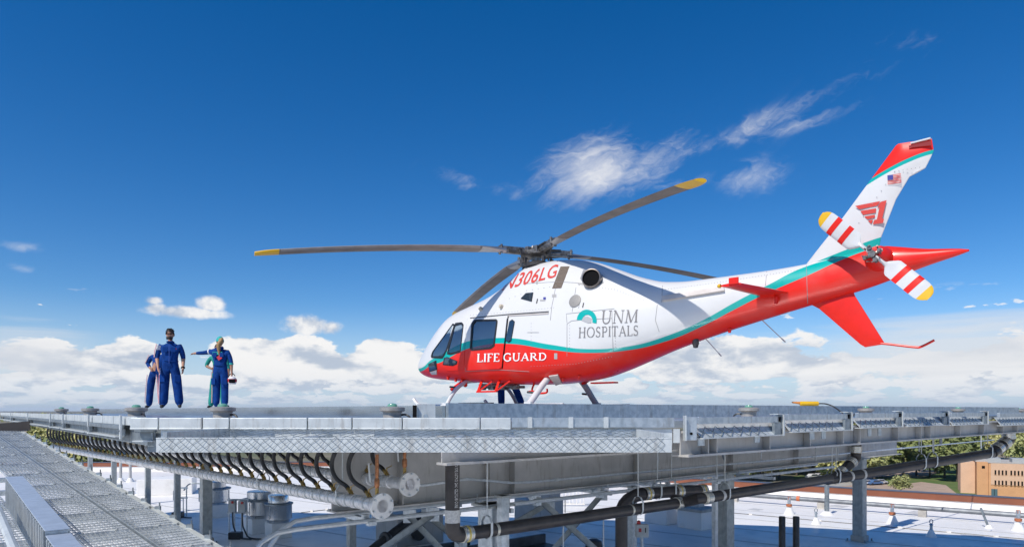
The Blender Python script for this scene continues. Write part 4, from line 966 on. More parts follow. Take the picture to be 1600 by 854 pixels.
# yellow tool with its cable
q = P(1262, 641, 11.2); t_ = thing('bonding_reel', 'yellow bonding cable tool with an orange nozzle lying on the pad edge', 'tool', Z(q.x, q.y, .082))
b = MB(); b.tube([(-.13, 0, .035), (-.12, 0, .035), (.17, 0, .035), (.18, 0, .035)], [.02, .04, .038, .02], 10); b.build('tool_body', M['yellow'], t_, True)
b = MB(); b.tube([(-.26, 0, .055), (-.13, 0, .045)], [.012, .022], 8); b.build('nozzle', mat('orange_nozzle', (.65, .25, .05), .5), t_, True)
b = MB(); b.tube(spline([(.18, 0, .035), (.3, 0, .03), (.42, -.03, -.02), (.54, -.12, -.14), (.56, -.15, -.18)], 6), .012, 6); b.build('cable', M['rubber'], t_, True)
# ---------------------------------------------------------------- columns, braces
def column(name, label, x, y, z1, w=.28, m=None, base=True, rz=RZ, group=None, z0=None):
    t_ = thing(name, label, 'column', (x, y, ROOF if z0 is None else z0), rz, group); h = EZ+z1-t_.location.z
    b = MB(); b.box((0, 0, h/2), (w, w, h)); b.build('shaft', m or M['column'], t_, bevel=.02 if w > .2 else .008)
    if base:
        b = MB(); b.box((0, 0, .09), (w*1.25, w*1.25, .18)); b.build('base_collar', M['concrete'], t_, bevel=.02)
        b = MB(); b.box((0, 0, .012), (w*1.9, w*1.9, .024)); b.build('base_plate', M['galv'], t_)
        for sx in (-1, 1):
            for sy in (-1, 1): b = MB(); b.cyl((sx*w*.8, sy*w*.8, .02), (sx*w*.8, sy*w*.8, .09), .022, n=6); b.build('anchor_bolt', M['galv_dark'], t_)
    b = MB(); b.box((0, 0, h-.015), (w*1.4, w*1.4, .03)); b.build('cap_plate', M['column'], t_)
    return t_
def at_girder(px, off=0.):
    u = (px-CX)/F; t_ = (u*G0.y-G0.x)/(.766-.643*u); return G0+RH*t_
CG = 'galvanised columns carrying the helipad'
for px, l in [(1133, 'galvanised column behind the black drain pipe, in the middle right'), (1343, 'galvanised column with a pale base below the drain pipe elbow at the right')]:
    q = at_girder(px); column('deck_column', l, q.x, q.y, -1.34, .29, group=CG)
for px, d, z1, w, l in [(322, 18.8, -1.0, .27, 'thick galvanised column in front of the stainless fan'), (277, 21.5, -.9, .17, 'thin column left of the thick column, beside the switch stand'), (231, 24, -.9, .17, 'thin column right of the ramp with a free view of the white roof'), (178, 26, -.8, .17, 'thin column behind the ramp edge'), (141, 29, -.8, .17, 'thin far column at the left below the manifold'), (549, 14.5, -1.55, .16, 'thin post under the conduit rails, left of the braces')]:
    q = P(px, 641, d); column('deck_column', l, q.x, q.y, z1, w, group=CG, base=w > .2)
q = P(760, 641, 9.9); column('deck_column', 'pale wide galvanised column crossed by the black drain pipe', q.x+.1, q.y, -1.36, .33, M['galv'], group=CG)
q = P(786, 641, 9.6); column('strut_post', 'slotted strut post right beside the pale wide column', q.x, q.y, -1.2, .13, M['galv'], False)
q = P(988, 641, 13.5); column('strut_post', 'slotted strut post behind the red topped junction box', q.x, q.y, -1.5, .14, M['galv'], False)
q = P(1117, 641, 14.5); column('strut_post', 'narrow strut post just left of the middle right column', q.x, q.y, -1.35, .10, M['conduit'], False)
def brace(label, a, c, d0, d1, w=.10):
    p0, p1 = P(*a, d0), P(*c, d1); t_ = thing('cross_brace', label, 'brace', (p0+p1)/2, 0, 'diagonal braces under the deck'); o = t_.location
    b = MB(); b.bar(p0-o, p1-o, w, .012, V((0, -1, .3))); b.build('brace_leg', M['column'], t_)
    n = (p1-p0).cross(V((0, -1, .3))).normalized(); b = MB(); b.bar(p0-o+n*w*.5, p1-o+n*w*.5, .012, .08, V((0, -1, .3))); b.build('brace_flange', M['galv_dark'], t_)
    for q in (p0, p1): b = MB(); b.box(q-o, (.22, .015, .22)); b.build('gusset_plate', M['galv'], t_)
brace('long brace rising from lower left to the rails, left of the black riser', (560, 882), (676, 803), 11, 11.2); brace('brace running down right behind the black riser pipe', (640, 806), (715, 884), 11.5, 11.3); brace('short dark brace crossing behind the riser', (668, 804), (720, 846), 12, 11.8)
brace('brace descending from the rails to behind the drain pipe', (836, 774), (950, 874), 12.4, 12.2); brace('brace rising right toward the rails beyond the pipe', (850, 874), (940, 772), 12.6, 12.9); brace('dark brace descending left from the rails behind the pipe', (858, 786), (770, 836), 13.2, 13)
# ---------------------------------------------------------------- conduits and rails
def run(name, label, cat, pts, r, m, parts=(), n=8, sm=True):
    o = V(pts[0]); t_ = thing(name, label, cat, o); b = MB(); b.tube([V(q)-o for q in pts], r, n); b.build('tube', m, t_, sm); return t_
c0 = P(811, 754, 10.5); c1 = c0+RH*24; t_ = run('conduit', 'thin pale conduit running right across the front of the girder', 'conduit', [P(640, 757, 9.3), P(662, 757.5, 9.4), P(700, 752, 9.5), P(729, 747.5, 9.7), P(800, 753.5, 10.3), c0+RH*.3]+[c0+RH*k for k in (1, 8, 16, 24)], .021, M['conduit'])
for k in (.8, 3.4, 6.8, 9.5, 12, 15): q = c0+RH*k-t_.location; b = MB(); b.tube([q-RH*.05, q+RH*.05], .03, 10); b.build('conduit_coupling', M['galv_pale'], t_, True)
for k in (3.5, 7.2): q = c0+RH*k-t_.location; b = MB(); b.tube([q+LH*.05, q+LH*.05+V((0, 0, .75))], .012, 6); b.build('drop_rod', M['galv'], t_)
q = c0+RH*5.35; t_ = run('conduit', 'dark flexible conduit curving down from the net to the column top', 'conduit', spline([P(1165, 680, q.y-1.2), P(1140, 680, q.y-1.2), P(1128, 690, q.y-.8), P(1129, 708, q.y-.4), P(1131, 716, q.y-.1)], 6), .022, M['galv_dark'])
q = c0+RH*11; run('conduit', 'grey flexible conduit curving under the far right beam', 'conduit', spline([P(1478, 662, 16), P(1474, 674, 16), P(1466, 679, 16), P(1470, 683, 16), P(1470, 692, 16.5)], 6), .03, M['galv_dark'])
for l, a, d in [('upper pale conduit rail along the girder foot with a bend down at the left', (740, 782), 10.3), ('lower pale conduit rail along the girder foot with a bend down at the left', (740, 794), 9.49)]:
    p0 = P(*a, d); e = p0-RH*2.75
    path = [e+V((0, 0, -1.2))-RH*.42, e-RH*.42+V((0, 0, -.5)), e-RH*.36+V((0, 0, -.28)), e-RH*.22+V((0, 0, -.10)), e-RH*.05+V((0, 0, -.015)), e+RH*.2, e+RH*1.5, p0, p0+RH*5, p0+RH*11]
    t_ = run('conduit_rail', l, 'conduit', path, .03, M['conduit'])
    for k in (-1.6, -.3, 1.2, 2.6, 4.1, 6): q = p0+RH*k-t_.location; b = MB(); b.box(q+V((0, 0, -.035)), (.10, .09, .05), RM); b.build('strut_clip', M['galv'], t_)
for px, d, l in [(560, 9.0, 'small strut bracket carrying the rails above the thin post'), (770, 10.0, 'flat strut bracket carrying the rails at the pale wide column'), (925, 12, 'flat strut bracket carrying the rails above the crossing braces'), (1030, 13, 'flat strut bracket carrying the rails behind the drain couplings'), (1180, 14.6, 'flat strut bracket at the end of the rails right of the middle right column')]:
    q = P(px, 641, d); t_ = thing('strut_bracket', l, 'bracket', Z(q.x, q.y, -1.43), RZ, 'strut brackets under the conduit rails')
    b = MB(); b.box((0, 0, 0), (.06, .9, .06)); b.build('strut', M['galv'], t_)
    for sy in (-.38, .38): b = MB(); b.cyl((0, sy, .0), (0, sy, .16), .010, n=6); b.build('threaded_rod', M['galv_pale'], t_)
    b = MB(); b.box((0, .2, .05), (.09, .06, .05)); b.box((0, -.2, .05), (.09, .06, .05)); b.build('pipe_clamp', M['galv_pale'], t_)
# ---------------------------------------------------------------- black drain pipes
def coupling(t_, p, d, r, m=None):
    d = d.normalized(); b = MB(); b.tube([p-d*.07, p-d*.065, p+d*.065, p+d*.07], [r*1.05, r*1.13, r*1.13, r*1.05], 16); c = b.build('pipe_coupling', M['band'], t_, True)
    for k in (-.045, .0, .045): b = MB(); b.tube([p+d*(k-.010), p+d*(k+.010)], r*1.17, 16); b.build('clamp_band', m if (m and k == 0) else M['stainless'], c, True)
def hanger(t_, p, d, r, top):
    d = d.normalized(); n = d.cross(V((0, 0, 1))).normalized(); b = MB()
    ring = [p+n*r*1.12*cos(a)+V((0, 0, r*1.12*sin(a))) for a in [radians(k) for k in range(-180, 181, 20)]]
    loop = [p+n*r*1.15*x+V((0, 0, z)) for x, z in [(-1, .0), (-1, r*1.3), (-.55, r*2.1), (0, r*2.3), (.55, r*2.1), (1, r*1.3), (1, 0)]]+[p+n*r*1.15*cos(a)+V((0, 0, r*1.15*sin(a))) for a in [radians(k) for k in range(-15, -181, -15)]]
    for q in loop: pass
    vs = [q+d*s for q in loop for s in (-.018, .018)]; k = len(loop); b.addv(vs, [(2*i, 2*i+1, (2*i+3) % (2*k), (2*i+2) % (2*k)) for i in range(k-1)])
    hg = b.build('clevis_hanger', M['galv_pale'], t_)
    b = MB(); b.tube([p+V((0, 0, r*2.2)), V((p.x, p.y, top-t_.location.z))], .009, 6); b.build('hanger_rod', M['galv_pale'], hg)
PR = .084
def pipe_run(t_, path, r=PR, name='pipe', m=None): b = MB(); b.tube(path, r, 18); return b.build(name, m or M['pvc'], t_, True)
q = P(707, 831, 8.0); dp = thing('drain_pipe', 'black plastic drain pipe dropping from the deck and turning right under the girder', 'drain pipe', q)
zt = .55+.0
pipe_run(dp, [V((0, 0, 1.1)), V((0, 0, .20))], PR*1.02, 'riser')
pipe_run(dp, [V((0, 0, .20)), V((0, 0, .16)), V((0, 0, .06))]+[RH*(.10-.10*cos(a))+V((0, 0, .06-.10*sin(a))) for a in [radians(k) for k in (20, 40, 60, 80, 90)]]+[RH*.14+V((0, 0, -.04))], PR*1.08, 'elbow')
b = MB(); b.tube([V((0, 0, .12)), V((0, 0, .27))], PR*1.10, 18); b.build('paper_label', M['pvc_light'], dp, True)
zz = V((0, 0, -.04)); coupling(dp, RH*.20+zz, RH, PR*1.05, M['band_yellow'])
pipe_run(dp, [RH*.14+zz, RH*4.35+zz]); coupling(dp, RH*4.40+zz, RH, PR, None)
for k, y_ in ((.52, 0), (3.4, 0)): hanger(dp, RH*k+zz, RH, PR, EZ-.55)
for k in (.65, 3.22): b = MB(); b.tube([RH*(k-.02)+zz, RH*(k+.02)+zz], PR*1.02, 16); b.build('white_band', M['band'], dp, True)
pipe_run(dp, [RH*4.4+zz, RH*4.55+zz+LH*.02, RH*4.66+zz+LH*.12, RH*4.7+zz+LH*.3], PR*1.08, 'elbow')
# white print up the riser
def print_col(par, base, text, h, px_off, w=.042):
    cu = bpy.data.curves.new('tmp', 'FONT'); cu.body = text; cu.resolution_u = 1
    ob = bpy.data.objects.new('tmp', cu); COL.objects.link(ob); me = bpy.data.meshes.new_from_object(ob.evaluated_get(bpy.context.evaluated_depsgraph_get())); bpy.data.objects.remove(ob)
    x1 = max(v.co.x for v in me.vertices); y1 = max(v.co.y for v in me.vertices)
    for v in me.vertices:
        s = (v.co.y/y1-.5)*w; a = radians(px_off)+s/PR
        v.co = base+V((PR*1.035*sin(a), -PR*1.035*cos(a), h*(1-v.co.x/x1)))
    me.name = 'pipe_print'; me.materials.append(M['white_print']); return link('pipe_print', me, par)
print_col(dp, V((0, 0, .30)), '6in SCH 40 DWV PIPE ASTM D 2661 CELLULAR CORE', .70, 38)
q = P(1103, 777, 10.7); d2 = thing('drain_pipe', 'black drain pipe passing the middle right column and bending up to the deck', 'drain pipe', q)
PQ = .088
e1 = P(1305, 746, 13.5)-q; e2 = P(1337, 716, 13.9)-q; e3 = P(1338, 690, 13.9)-q; e4 = P(1324, 668, 13.8)-q
pipe_run(d2, [P(707, 831, 8.0)+RH*4.5+zz-q, V((-.12, -.05, .0)), V((0, 0, 0)), e1*.5, e1], PQ)
pipe_run(d2, [e1-RH*.0, e1.lerp(e2, .5), e2], PQ*1.12, 'elbow'); pipe_run(d2, [e2, e2.lerp(e3, .5), e3], PQ*1.12, 'elbow'); pipe_run(d2, [e3, e4], PQ*1.12, 'riser')
for u_ in (.3, .78): coupling(d2, e1.lerp(e2, u_), e2-e1, PQ*1.1)
coupling(d2, e2.lerp(e3, .55), e3-e2, PQ*1.1); coupling(d2, e3.lerp(e4, .1), e4-e3, PQ*1.1)
coupling(d2, V((.02, 0, 0)), e1, PQ); hanger(d2, e1*.12, e1, PQ, EZ-.5); hanger(d2, e1*.97, e1, PQ, EZ-.45); b = MB(); b.tube([e1*.085, e1*.10], PQ*1.06, 16); b.build('white_band', M['pvc_light'], d2, True)
f0, f1 = P(1292, 749, 13.35)-q, P(1550, 707, 14.9)-q; f2 = P(1577, 686, 15.1)-q; f3 = P(1574, 668, 15.1)-q
d3 = thing('drain_pipe', 'black drain pipe on the right rising past the trees to the far deck corner', 'drain pipe', q)
pipe_run(d3, [f0, f1], .1); pipe_run(d3, [f1, f1.lerp(f2, .6), f2], .115, 'elbow'); pipe_run(d3, [f2, f2.lerp(f3, .5), f3, P(1568, 662, 15)-q], .12, 'elbow')
for u_ in (.12, .19): b = MB(); b.tube([f0.lerp(f1, u_), f0.lerp(f1, u_+.012)], .106, 16); b.build('white_band', M['pvc_light'], d3, True)
for u_ in (.05, .545, .615, .97): hanger(d3, f0.lerp(f1, u_), f1-f0, .1, EZ-.4)
for p_, dd in ((f1.lerp(f2, .35), f2-f1), (f1.lerp(f2, .72), f2-f1), (f2.lerp(f3, .3), f3-f2)): coupling(d3, p_, dd, .115)
q = P(971, 854, 11.6); d4 = thing('drain_pipe', 'black riser pipe with a wide elbow behind the long drain pipe', 'drain pipe', q)
top = P(971, 803, 11.6)-q; arc_ = [top+V((.40*(1-cos(a)), .1*(1-cos(a)), .34*sin(a))) for a in [radians(k) for k in range(0, 91, 15)]]
pipe_run(d4, [V((0, 0, -1.6)), top], .105, 'riser'); pipe_run(d4, arc_, .115, 'elbow'); e = arc_[-1]; pipe_run(d4, [e, e+V((.9, .5, .0)), e+V((1.25, .7, -.02))], .1)
for k in (.08, .78): coupling(d4, e+V((.9, .5, 0))*k, V((.9, .5, 0)), .1, M['band_yellow'])
coupling(d4, e+V((1.2, .66, -.02)), V((.9, .5, 0)), .1, M['band_yellow'])
for k in (.3, .62): hanger(d4, e+V((.9, .5, 0))*k, V((.9, .5, 0)), .1, EZ-.5)
for i in range(9):
    b = MB(); b.box(V((.11, -.02, -.75+i*.085)), (.03, .03, .05)); b.build('pipe_clip', M['galv_pale'], d4)
for i, (px, y0, y1, d) in enumerate([(880, 803, 860, 10.6), (943, 806, 860, 11.4), (883, 776, 800, 12), (1120, 690, 745, 13), (1275, 690, 720, 15), (1309, 690, 718, 15.4), (1436, 682, 705, 17), (1459, 682, 708, 17.3), (1533, 680, 700, 19)]):
    p0, p1 = P(px, y0, d), P(px, y1, d); tag(MB().tube([p0-p1, V((0, 0, 0))], .011, 6).build('hanger_rod', M['galv_pale']), ['thin threaded rod below the drain pipe, left of the pair', 'thin threaded rod below the drain pipe, near the wide black riser', 'short threaded rod from the rails to the brace crossing', 'threaded rod over the middle right column', 'threaded rod in front of the girder, left one before the right elbow', 'threaded rod in front of the girder next to the right elbow', 'threaded rod before the trees, left of a close pair', 'threaded rod before the trees, right of a close pair', 'threaded rod before the trees near the far end of the beam'][i], 'rod', 'thin hanger rods under the deck').location = p1
# ---------------------------------------------------------------- manifolds with hoses
MH = V((-.70, .714, 0))
def manifold(end_px, end_py, d, label, L, step, r, hose_top, bulge, hang, n0=.22, valve_side=1):
    o = P(end_px, end_py, d); t_ = thing('pipe_manifold', label, 'pipe manifold', o); up = V((0, 0, 1)); LH = MH; out = V((-.714, -.70, 0)); inn = -out
    b = MB(); b.tube([V((0, 0, 0)), LH*L], r, 18); b.build('pipe', M['jacket'], t_, True)
    b = MB(); b.lathe([(r*1.0, -.05), (r*2.0, -.045), (r*2.05, -.03), (r*2.05, -.004), (r*2.0, .0)], (0, 0, 0), (-LH).to_track_quat('Z', 'Y').to_matrix(), 28); fl = b.build('end_flange', M['flange'], t_, True)
    for k in range(6): a = k*pi/3+.4; q = (inn*cos(a)+up*sin(a))*r*1.75-LH*.004; b = MB(); b.cyl(q, q-LH*.02, .014, n=6); b.build('flange_bolt', M['galv'], fl)
    meshes = {}
    i = 0; s = n0
    while s < L:
        c = LH*s
        def inst(key, build_, m_, par=t_):
            if key not in meshes:
                mb = build_(); o_ = mb.build(key, m_, par, True); meshes[key] = o_.data
            else: o_ = link(key, meshes[key], par)
            o_.location = c if par is t_ else (0, 0, 0); return o_
        inst('saddle_clamp', lambda: MB().tube([-LH*.035, -LH*.03, LH*.03, LH*.035], [r*1.03, r*1.14, r*1.14, r*1.03], 14), M['jacket'])
        if s < 7: c = LH*(s+step*.5); inst('saddle_clamp', None, M['jacket']); c = LH*(s+step*.25); inst('pipe_ring', lambda: MB().tube([-LH*.012, LH*.012], r*1.09, 14), M['galv_pale']); c = LH*(s+step*.75); inst('pipe_ring', None, M['galv_pale']); c = LH*s
        vd = (up*.50+LH*.86).normalized()
        base = up*r*.93+LH*.02
        v = inst('valve', lambda: MB().tube([base-vd*.04, base+vd*.05, base+vd*.055, base+vd*.10, base+vd*.105, base+vd*.17], [.019, .019, .029, .029, .021, .018], 8), M['brass'])
        if 'handle' not in meshes:
            mb = MB(); q = base+vd*.08; mb.tube([q, q+up*.05-LH*.02, q+up*.07-LH*.02+LH*.0], .008, 6); mb.bar(q+up*.06-LH*.02, q+up*.10-LH*.13, .022, .006); meshes['handle'] = mb.build('handle', M['brass'], v).data
        elif s < 6: link('handle', meshes['handle'], v)
        e = base+vd*.17; j = random.random
        jit = j()*.05-.025
        k_ = hose_top/.6; pts = [e-vd*.03, e+vd*.04, e+(LH*(.15+jit)+up*.09)*k_+out*bulge*.2, e+(LH*(.22+jit)+up*.20)*k_+out*bulge*.3, e+(LH*(.22+jit)+up*.34)*k_+out*bulge*.3, e+(LH*(.12+jit)+up*.50)*k_+out*bulge*.2, e+(LH*(-.05+jit)+up*.64)*k_, e+(LH*(-.27+jit)+up*.76)*k_-out*hang, e+(LH*-.45+up*.82)*k_-out*(hang+.2)]
        b = MB(); b.tube(spline([q+c for q in pts], 4), .028, 8, False); b.build('hose', M['rubber'], t_, True, clean=False)
        i += 1; s += step
    return t_
M['flange'] = mat('turned_aluminium', (.80, .80, .78), .40, .35, vscale=7, col2=(.66, .66, .65))
M['jacket'] = mat('aluminium_pipe_jacket', (.80, .81, .82), .35, .45, vscale=9, col2=(.62, .63, .65))
m1 = manifold(598, 790, 7.9, 'front lower pipe manifold with a round end flange and a row of black hoses', 18, .41, .076, .60, .27, .06)
m2 = manifold(641, 756, 8.5, 'rear upper pipe manifold with a round end flange behind the black hoses', 17, .47, .076, .42, .16, .08, .45)
for mm, l_, px in ((m1, 0, 589), (m2, 0, 629)):
    c = MH*.12; up = V((0, 0, 1)); b = MB(); b.tube([c+up*.06, c+up*.20], .022, 10); b.build('vent_nipple', M['brass'], mm, True); b = MB(); b.tube([c+up*.2, c+up*.23, c+up*.30, c+up*.32], [.02, .032, .032, .02], 10); b.build('air_vent', M['copper'], mm, True)
    b = MB(); b.tube([c+up*.32, c+up*.36, c+up*.44, c+up*.60], [.018, .024, .022, .022], 10); b.build('copper_riser', M['copper'], mm, True); b = MB(); b.tube([c+up*.28-RH*.09, c+up*.50-RH*.11], .012, 6); b.build('vent_lever', M['galv_pale'], mm)
for mm, ks in ((m1, (.9, 3.2, 5.6, 8.5)), (m2, (1.2, 4.0, 7))):
    for k in ks: hanger(mm, MH*k, MH, .085, EZ-.40)
# ---------------------------------------------------------------- ramp of steel grating
RO = Z(-2.93, 6.57, -1.3); RD = (Z(-9.84, 13.5, -.41)-RO).normalized(); RW = V((-.709, -.705, 0)); RN = RD.cross(RW).normalized()
if RN.z < 0: RN = -RN
def rp(l, w, h=0.): return RO+RD*l+RW*w+RN*h
ramp = thing('grating_ramp', 'galvanised steel grating walkway rising along the left edge of the deck', 'walkway', RO)
_grat = {}
def grating(l0, l1, w0, w1):
    key = (round(l1-l0, 3), round(w1-w0, 3))
    if key not in _grat:
        b = MB(); n = int((w1-w0)/.042); L = l1-l0
        for i in range(n+1):
            w = (w1-w0)*i/n; b.bar(RW*w, RW*w+RD*L, .006, .030, RN)
        k = int(L/.10)
        for i in range(k+1): q = RD*(L*i/k)+RN*.010; b.bar(q, q+RW*(w1-w0), .008, .008, RN)
        for l in (0, L): b.bar(RD*l, RD*l+RW*(w1-w0), .010, .034, RN)
        o = b.build('grating_panel', M['grate'], ramp, clean=False); _grat[key] = o.data
    else: o = link('grating_panel', _grat[key], ramp)
    o.location = RD*l0+RW*w0; return o
M['grate'] = mat('grating_steel', (.62, .66, .69), .4, .5, vscale=5, col2=(.40, .44, .47))
for k in range(-2, 11):
    for w0, w1 in ((.02, .42), (.47, .95), (1.22, 1.72)): grating(k*.92, k*.92+.90, w0, w1)
    b = MB(); b.bar(RD*(k*.92-.01)-RN*.05, RD*(k*.92-.01)-RN*.05+RW*1.8, .05, .06, RN); b.build('joist', M['galv'], ramp)
    for w in (.02, .2, .60, .9):
        b = MB(); b.box(RD*(k*.92-.01)+RW*w+RN*.022, (.05, .05, .012)); b.build('grating_clip', M['galv_pale'], ramp)
for w, hh, m_ in ((-.03, .08, 'galv_pale'), (.445, .07, 'galv_dark')):
    b = MB(); b.bar(RD*-2.4+RW*w-RN*.03, RD*10.2+RW*w-RN*.03, .05, hh, RN); b.build('stringer', M[m_], ramp)
for k in range(22):
    b = MB(); q = RD*(-1.8+k*.5)-RW*.05+RN*.02; b.box(q, (.06, .035, .05)); b.build('edge_clip', M['galv'], ramp)
    b = MB(); b.cyl(q+V((.02, 0, 0)), q+V((.02, 0, .07)), .008, n=6); b.build('edge_bolt', M['galv_dark'], ramp)
# guard boxes with fins left of the ramp
GD = (P(8, 745, 7.6)-P(70, 829, 5.2)).normalized()
def guard(label, g0, L, w=.165, h=.30):
    t_ = thing('finned_guard', label, 'guard', g0, 0, 'galvanised finned guards beside the ramp'); n = V((GD.y, -GD.x, 0)).normalized()
    b = MB(); b.bar(n*w/2, GD*L+n*w/2, w, .010); b.build('top_plate', M['galv_blue'], t_, bevel=.003)
    k = int(L/.10)
    for i in range(1, k): q = GD*(L*i/k); b = MB(); b.bar(q+n*.06+V((0, 0, -.006)), q+n*.06+V((0, 0, -h)), .11, .006, GD); f_ = b.build('fin', M['galv_dark'], t_); b = MB(); b.bar(q+V((0, 0, -.006)), q+V((0, 0, -h)), .012, .022, GD); b.build('lit_fin_edge', M['galv_pale'], f_)  # dark fins and pale edge strips colour in the shade and light
    for l in (0, L): b = MB(); b.bar(GD*l+n*w/2+V((0, 0, -.006)), GD*l+n*w/2+V((0, 0, -h)), w if l == 0 else .12, .010, GD); b.build('end_plate', M['galv'], t_)
    b = MB(); b.bar(n*(w*.5)+V((0, 0, -h)), GD*L+n*(w*.5)+V((0, 0, -h)), w, .02); b.build('bottom_rail', M['galv'], t_)
    b = MB(); b.bar(n*(w-.01)+V((0, 0, -h/2)), GD*L+n*(w-.01)+V((0, 0, -h/2)), .006, h-.03); b.build('back_plate', M['galv_dark'], t_)
M['galv_blue'] = mat('galvanised_plate', (.60, .66, .72), .42, .45, vscale=9, col2=(.48, .54, .60), bump=.05, vdetail=8)
g0 = P(70, 829, 5.2); guard('longer galvanised guard with vertical fins beside the ramp', g0, (P(8, 745, 7.6)-g0).length)
guard('short galvanised guard with a fin side at the bottom edge', g0-GD*1.32+V((0, 0, -.03)), 1.28)
h0, h1 = P(-12, 775, 6.5), P(40, 900, 4.5); t_ = run('handrail', 'pale round handrail in the lower left corner', 'handrail', [h0, h1], .035, M['galv_pale'])
q0, q1 = P(-15, 668, 13.3), P(47, 663, 13.6); t_ = thing('landing_beam', 'dark brown beam at the upper end of the ramp', 'beam', q0); b = MB(); b.bar(V((0, 0, -.02)), q1-q0+V((0, 0, -.02)), .10, .19); b.build('beam_web', mat('brown_steel', (.10, .085, .075), .6, .2), t_)
b = MB(); b.bar(V((0, -.06, -.11)), q1-q0+V((0, -.06, -.11)), .16, .02); b.build('beam_flange', M['steel_dark'], t_)
# ================================================================ white roof and what stands on it
def roof_mat():
    m = bpy.data.materials.new('white_membrane'); m.use_nodes = True; t = NT(m.node_tree); b = t.n['Principled BSDF']
    tc = t.new('ShaderNodeTexCoord'); v = tc.outputs['Object']
    n1 = t.noise(v, .22, 6, .6); n2 = t.noise(v, 1.7, 6, .65); n3 = t.noise(v, 14, 4, .6)
    col = t.mix(t.smooth(n1, .35, .7), (.92, .895, .85), (.84, .815, .775)); col = t.mix(t.mul(t.smooth(n2, .48, .76), .38), col, (.55, .53, .49)); col = t.mix(t.mul(t.smooth(n3, .62, .8), .2), col, (.45, .43, .40))
    t.put(b.inputs['Base Color'], col); t.put(b.inputs['Roughness'], t.lin(n2, .3, .7, .32, .6)); b.inputs['Specular IOR Level'].default_value = .6
    bp = t.new('ShaderNodeBump'); t.put(bp.inputs['Strength'], .25); t.put(bp.inputs['Distance'], .02); t.put(bp.inputs['Height'], t.add(n2, t.mul(n1, 2.))); t.l.new(bp.outputs[0], b.inputs['Normal'])
    return m
M['membrane'] = roof_mat(); M['coping'] = mat('brown_metal_coping', (.30, .105, .055), .45, .2, vscale=1.5, col2=(.25, .085, .045)); M['coping_top'] = mat('coping_top', (.10, .11, .14), .4, .3)
bld = thing('hospital_roof', 'flat white membrane roof of the building below the helipad', 'roof', (0, 0, ROOF)); b = MB()
RP = [(60, -14), (24.0, 20.2), (18.8, 24.3), (14.3, 27.4), (10, 30.6), (2, 36.5), (-4, 42), (-26.5, 41.5), (-46, 40), (-46, -14)]
b.prism([(x, y, -.4) for x, y in RP], (0, 0, .4)); b.build('membrane', M['membrane'], bld)
b = MB(); b.prism([(x, y, -ROOF) for x, y in RP], (0, 0, ROOF-.41)); b.build('wall', mat('hospital_wall', (.42, .36, .30), .8, var=.15, vscale=.4), bld)
for (x0, y0), (x1, y1) in list(zip(RP[:-1], RP[1:]))[0:9]:
    p0, p1 = V((x0, y0, 0)), V((x1, y1, 0)); d = (p1-p0).normalized(); n = max(1, int((p1-p0).length/3.2)); nn = V((d.y, -d.x, 0))
    b = MB(); b.bar(p0+V((0, 0, .14)), p1+V((0, 0, .14)), .22, .27); b.build('parapet_upstand', M['membrane'], bld)
    for i in range(n): a, c = p0.lerp(p1, i/n)+d*.006, p0.lerp(p1, (i+1)/n)-d*.006; b = MB(); b.bar(a+V((0, 0, .40)), c+V((0, 0, .40)), .30, .24); b.build('coping', M['coping'], bld); b = MB(); b.bar(a+V((0, 0, .535)), c+V((0, 0, .535)), .34, .03); b.build('coping_cap', M['coping_top'], bld)
# welded seams of the membrane
e0 = V((4.3, -3.1, 0)).normalized(); e1 = V((e0.y, -e0.x, 0))
if e1.y < 0: e1 = -e1
for i in range(16):
    p0 = V((14.3, 27.4, .004))-e1*(1.2+i*2.0); b = MB(); b.bar(p0-e0*34, p0+e0*9, .10, .006); b.build('membrane_seam', mat('membrane_seam', (.56, .55, .53), .5) if i == 0 else bpy.data.materials['membrane_seam'], bld)
def G(px, py, h=0.):
    """point h above the roof seen at a photo pixel"""
    d = (3.7-h)*F/(py-HY); q = P(px, py, d); return V((q.x, q.y, ROOF+h))
# gas pipe along the parapet
p0, p1 = V((10.0, 27.0, ROOF+.30)), V((17.6, 21.2, ROOF+.30)); d = (p1-p0).normalized(); p0 = p0-d*12
t_ = run('gas_pipe', 'long grey pipe on blocks along the brown parapet', 'pipe', [p0, p1+d*8], .085, mat('grey_pipe', (.22, .24, .26), .5, .3, vscale=3, col2=(.16, .17, .19)))
for k in range(8): q = p0+d*(k*3.3+1)-t_.location; b = MB(); b.box(q+V((0, 0, -.19)), (.25, .25, .22), Matrix.Rotation(atan2(d.y, d.x), 3, 'Z')); b.build('pipe_block', M['concrete'], t_)
q = p0.lerp(p1, .62)-t_.location; b = MB(); b.tube([q-d*.06, q+d*.06], .10, 12); b.build('pipe_marker', mat('orange_marker', (.6, .16, .06), .5), t_, True)
# roof drains with orange couplings on white cones
M['orange'] = mat('orange_primer', (.52, .17, .07), .6, 0, var=.3, vscale=20)
for px, py, l in [(1233, 803, 'white cone vent with orange neck just left of the black riser posts'), (1394, 817, 'white cone vent with orange neck below the grey roof pipe, in the open right part'), (1591, 828, 'white cone vent with orange neck at the right picture edge')]:
    q = G(px, py); t_ = thing('roof_vent', l, 'roof vent', q, 0, 'white cone vents on the roof'); s = q.y/24
    b = MB(); b.lathe([(.20, 0), (.19, .03), (.13, .16), (.09, .26)], n=18); b.build('cone_boot', mat('white_boot', (.78, .77, .75), .45), t_, True)
    b = MB(); b.lathe([(.055, .24), (.055, .62)], n=12); b.build('pipe_stub', M['galv'], t_, True)
    b = MB(); b.lathe([(.05, .28), (.10, .29), (.10, .37), (.05, .38)], n=14); b.build('orange_collar', M['orange'], t_, True)
    b = MB(); b.box((0, 0, .58), (.09, .09, .10)); b.build('vent_head', M['orange'], t_)
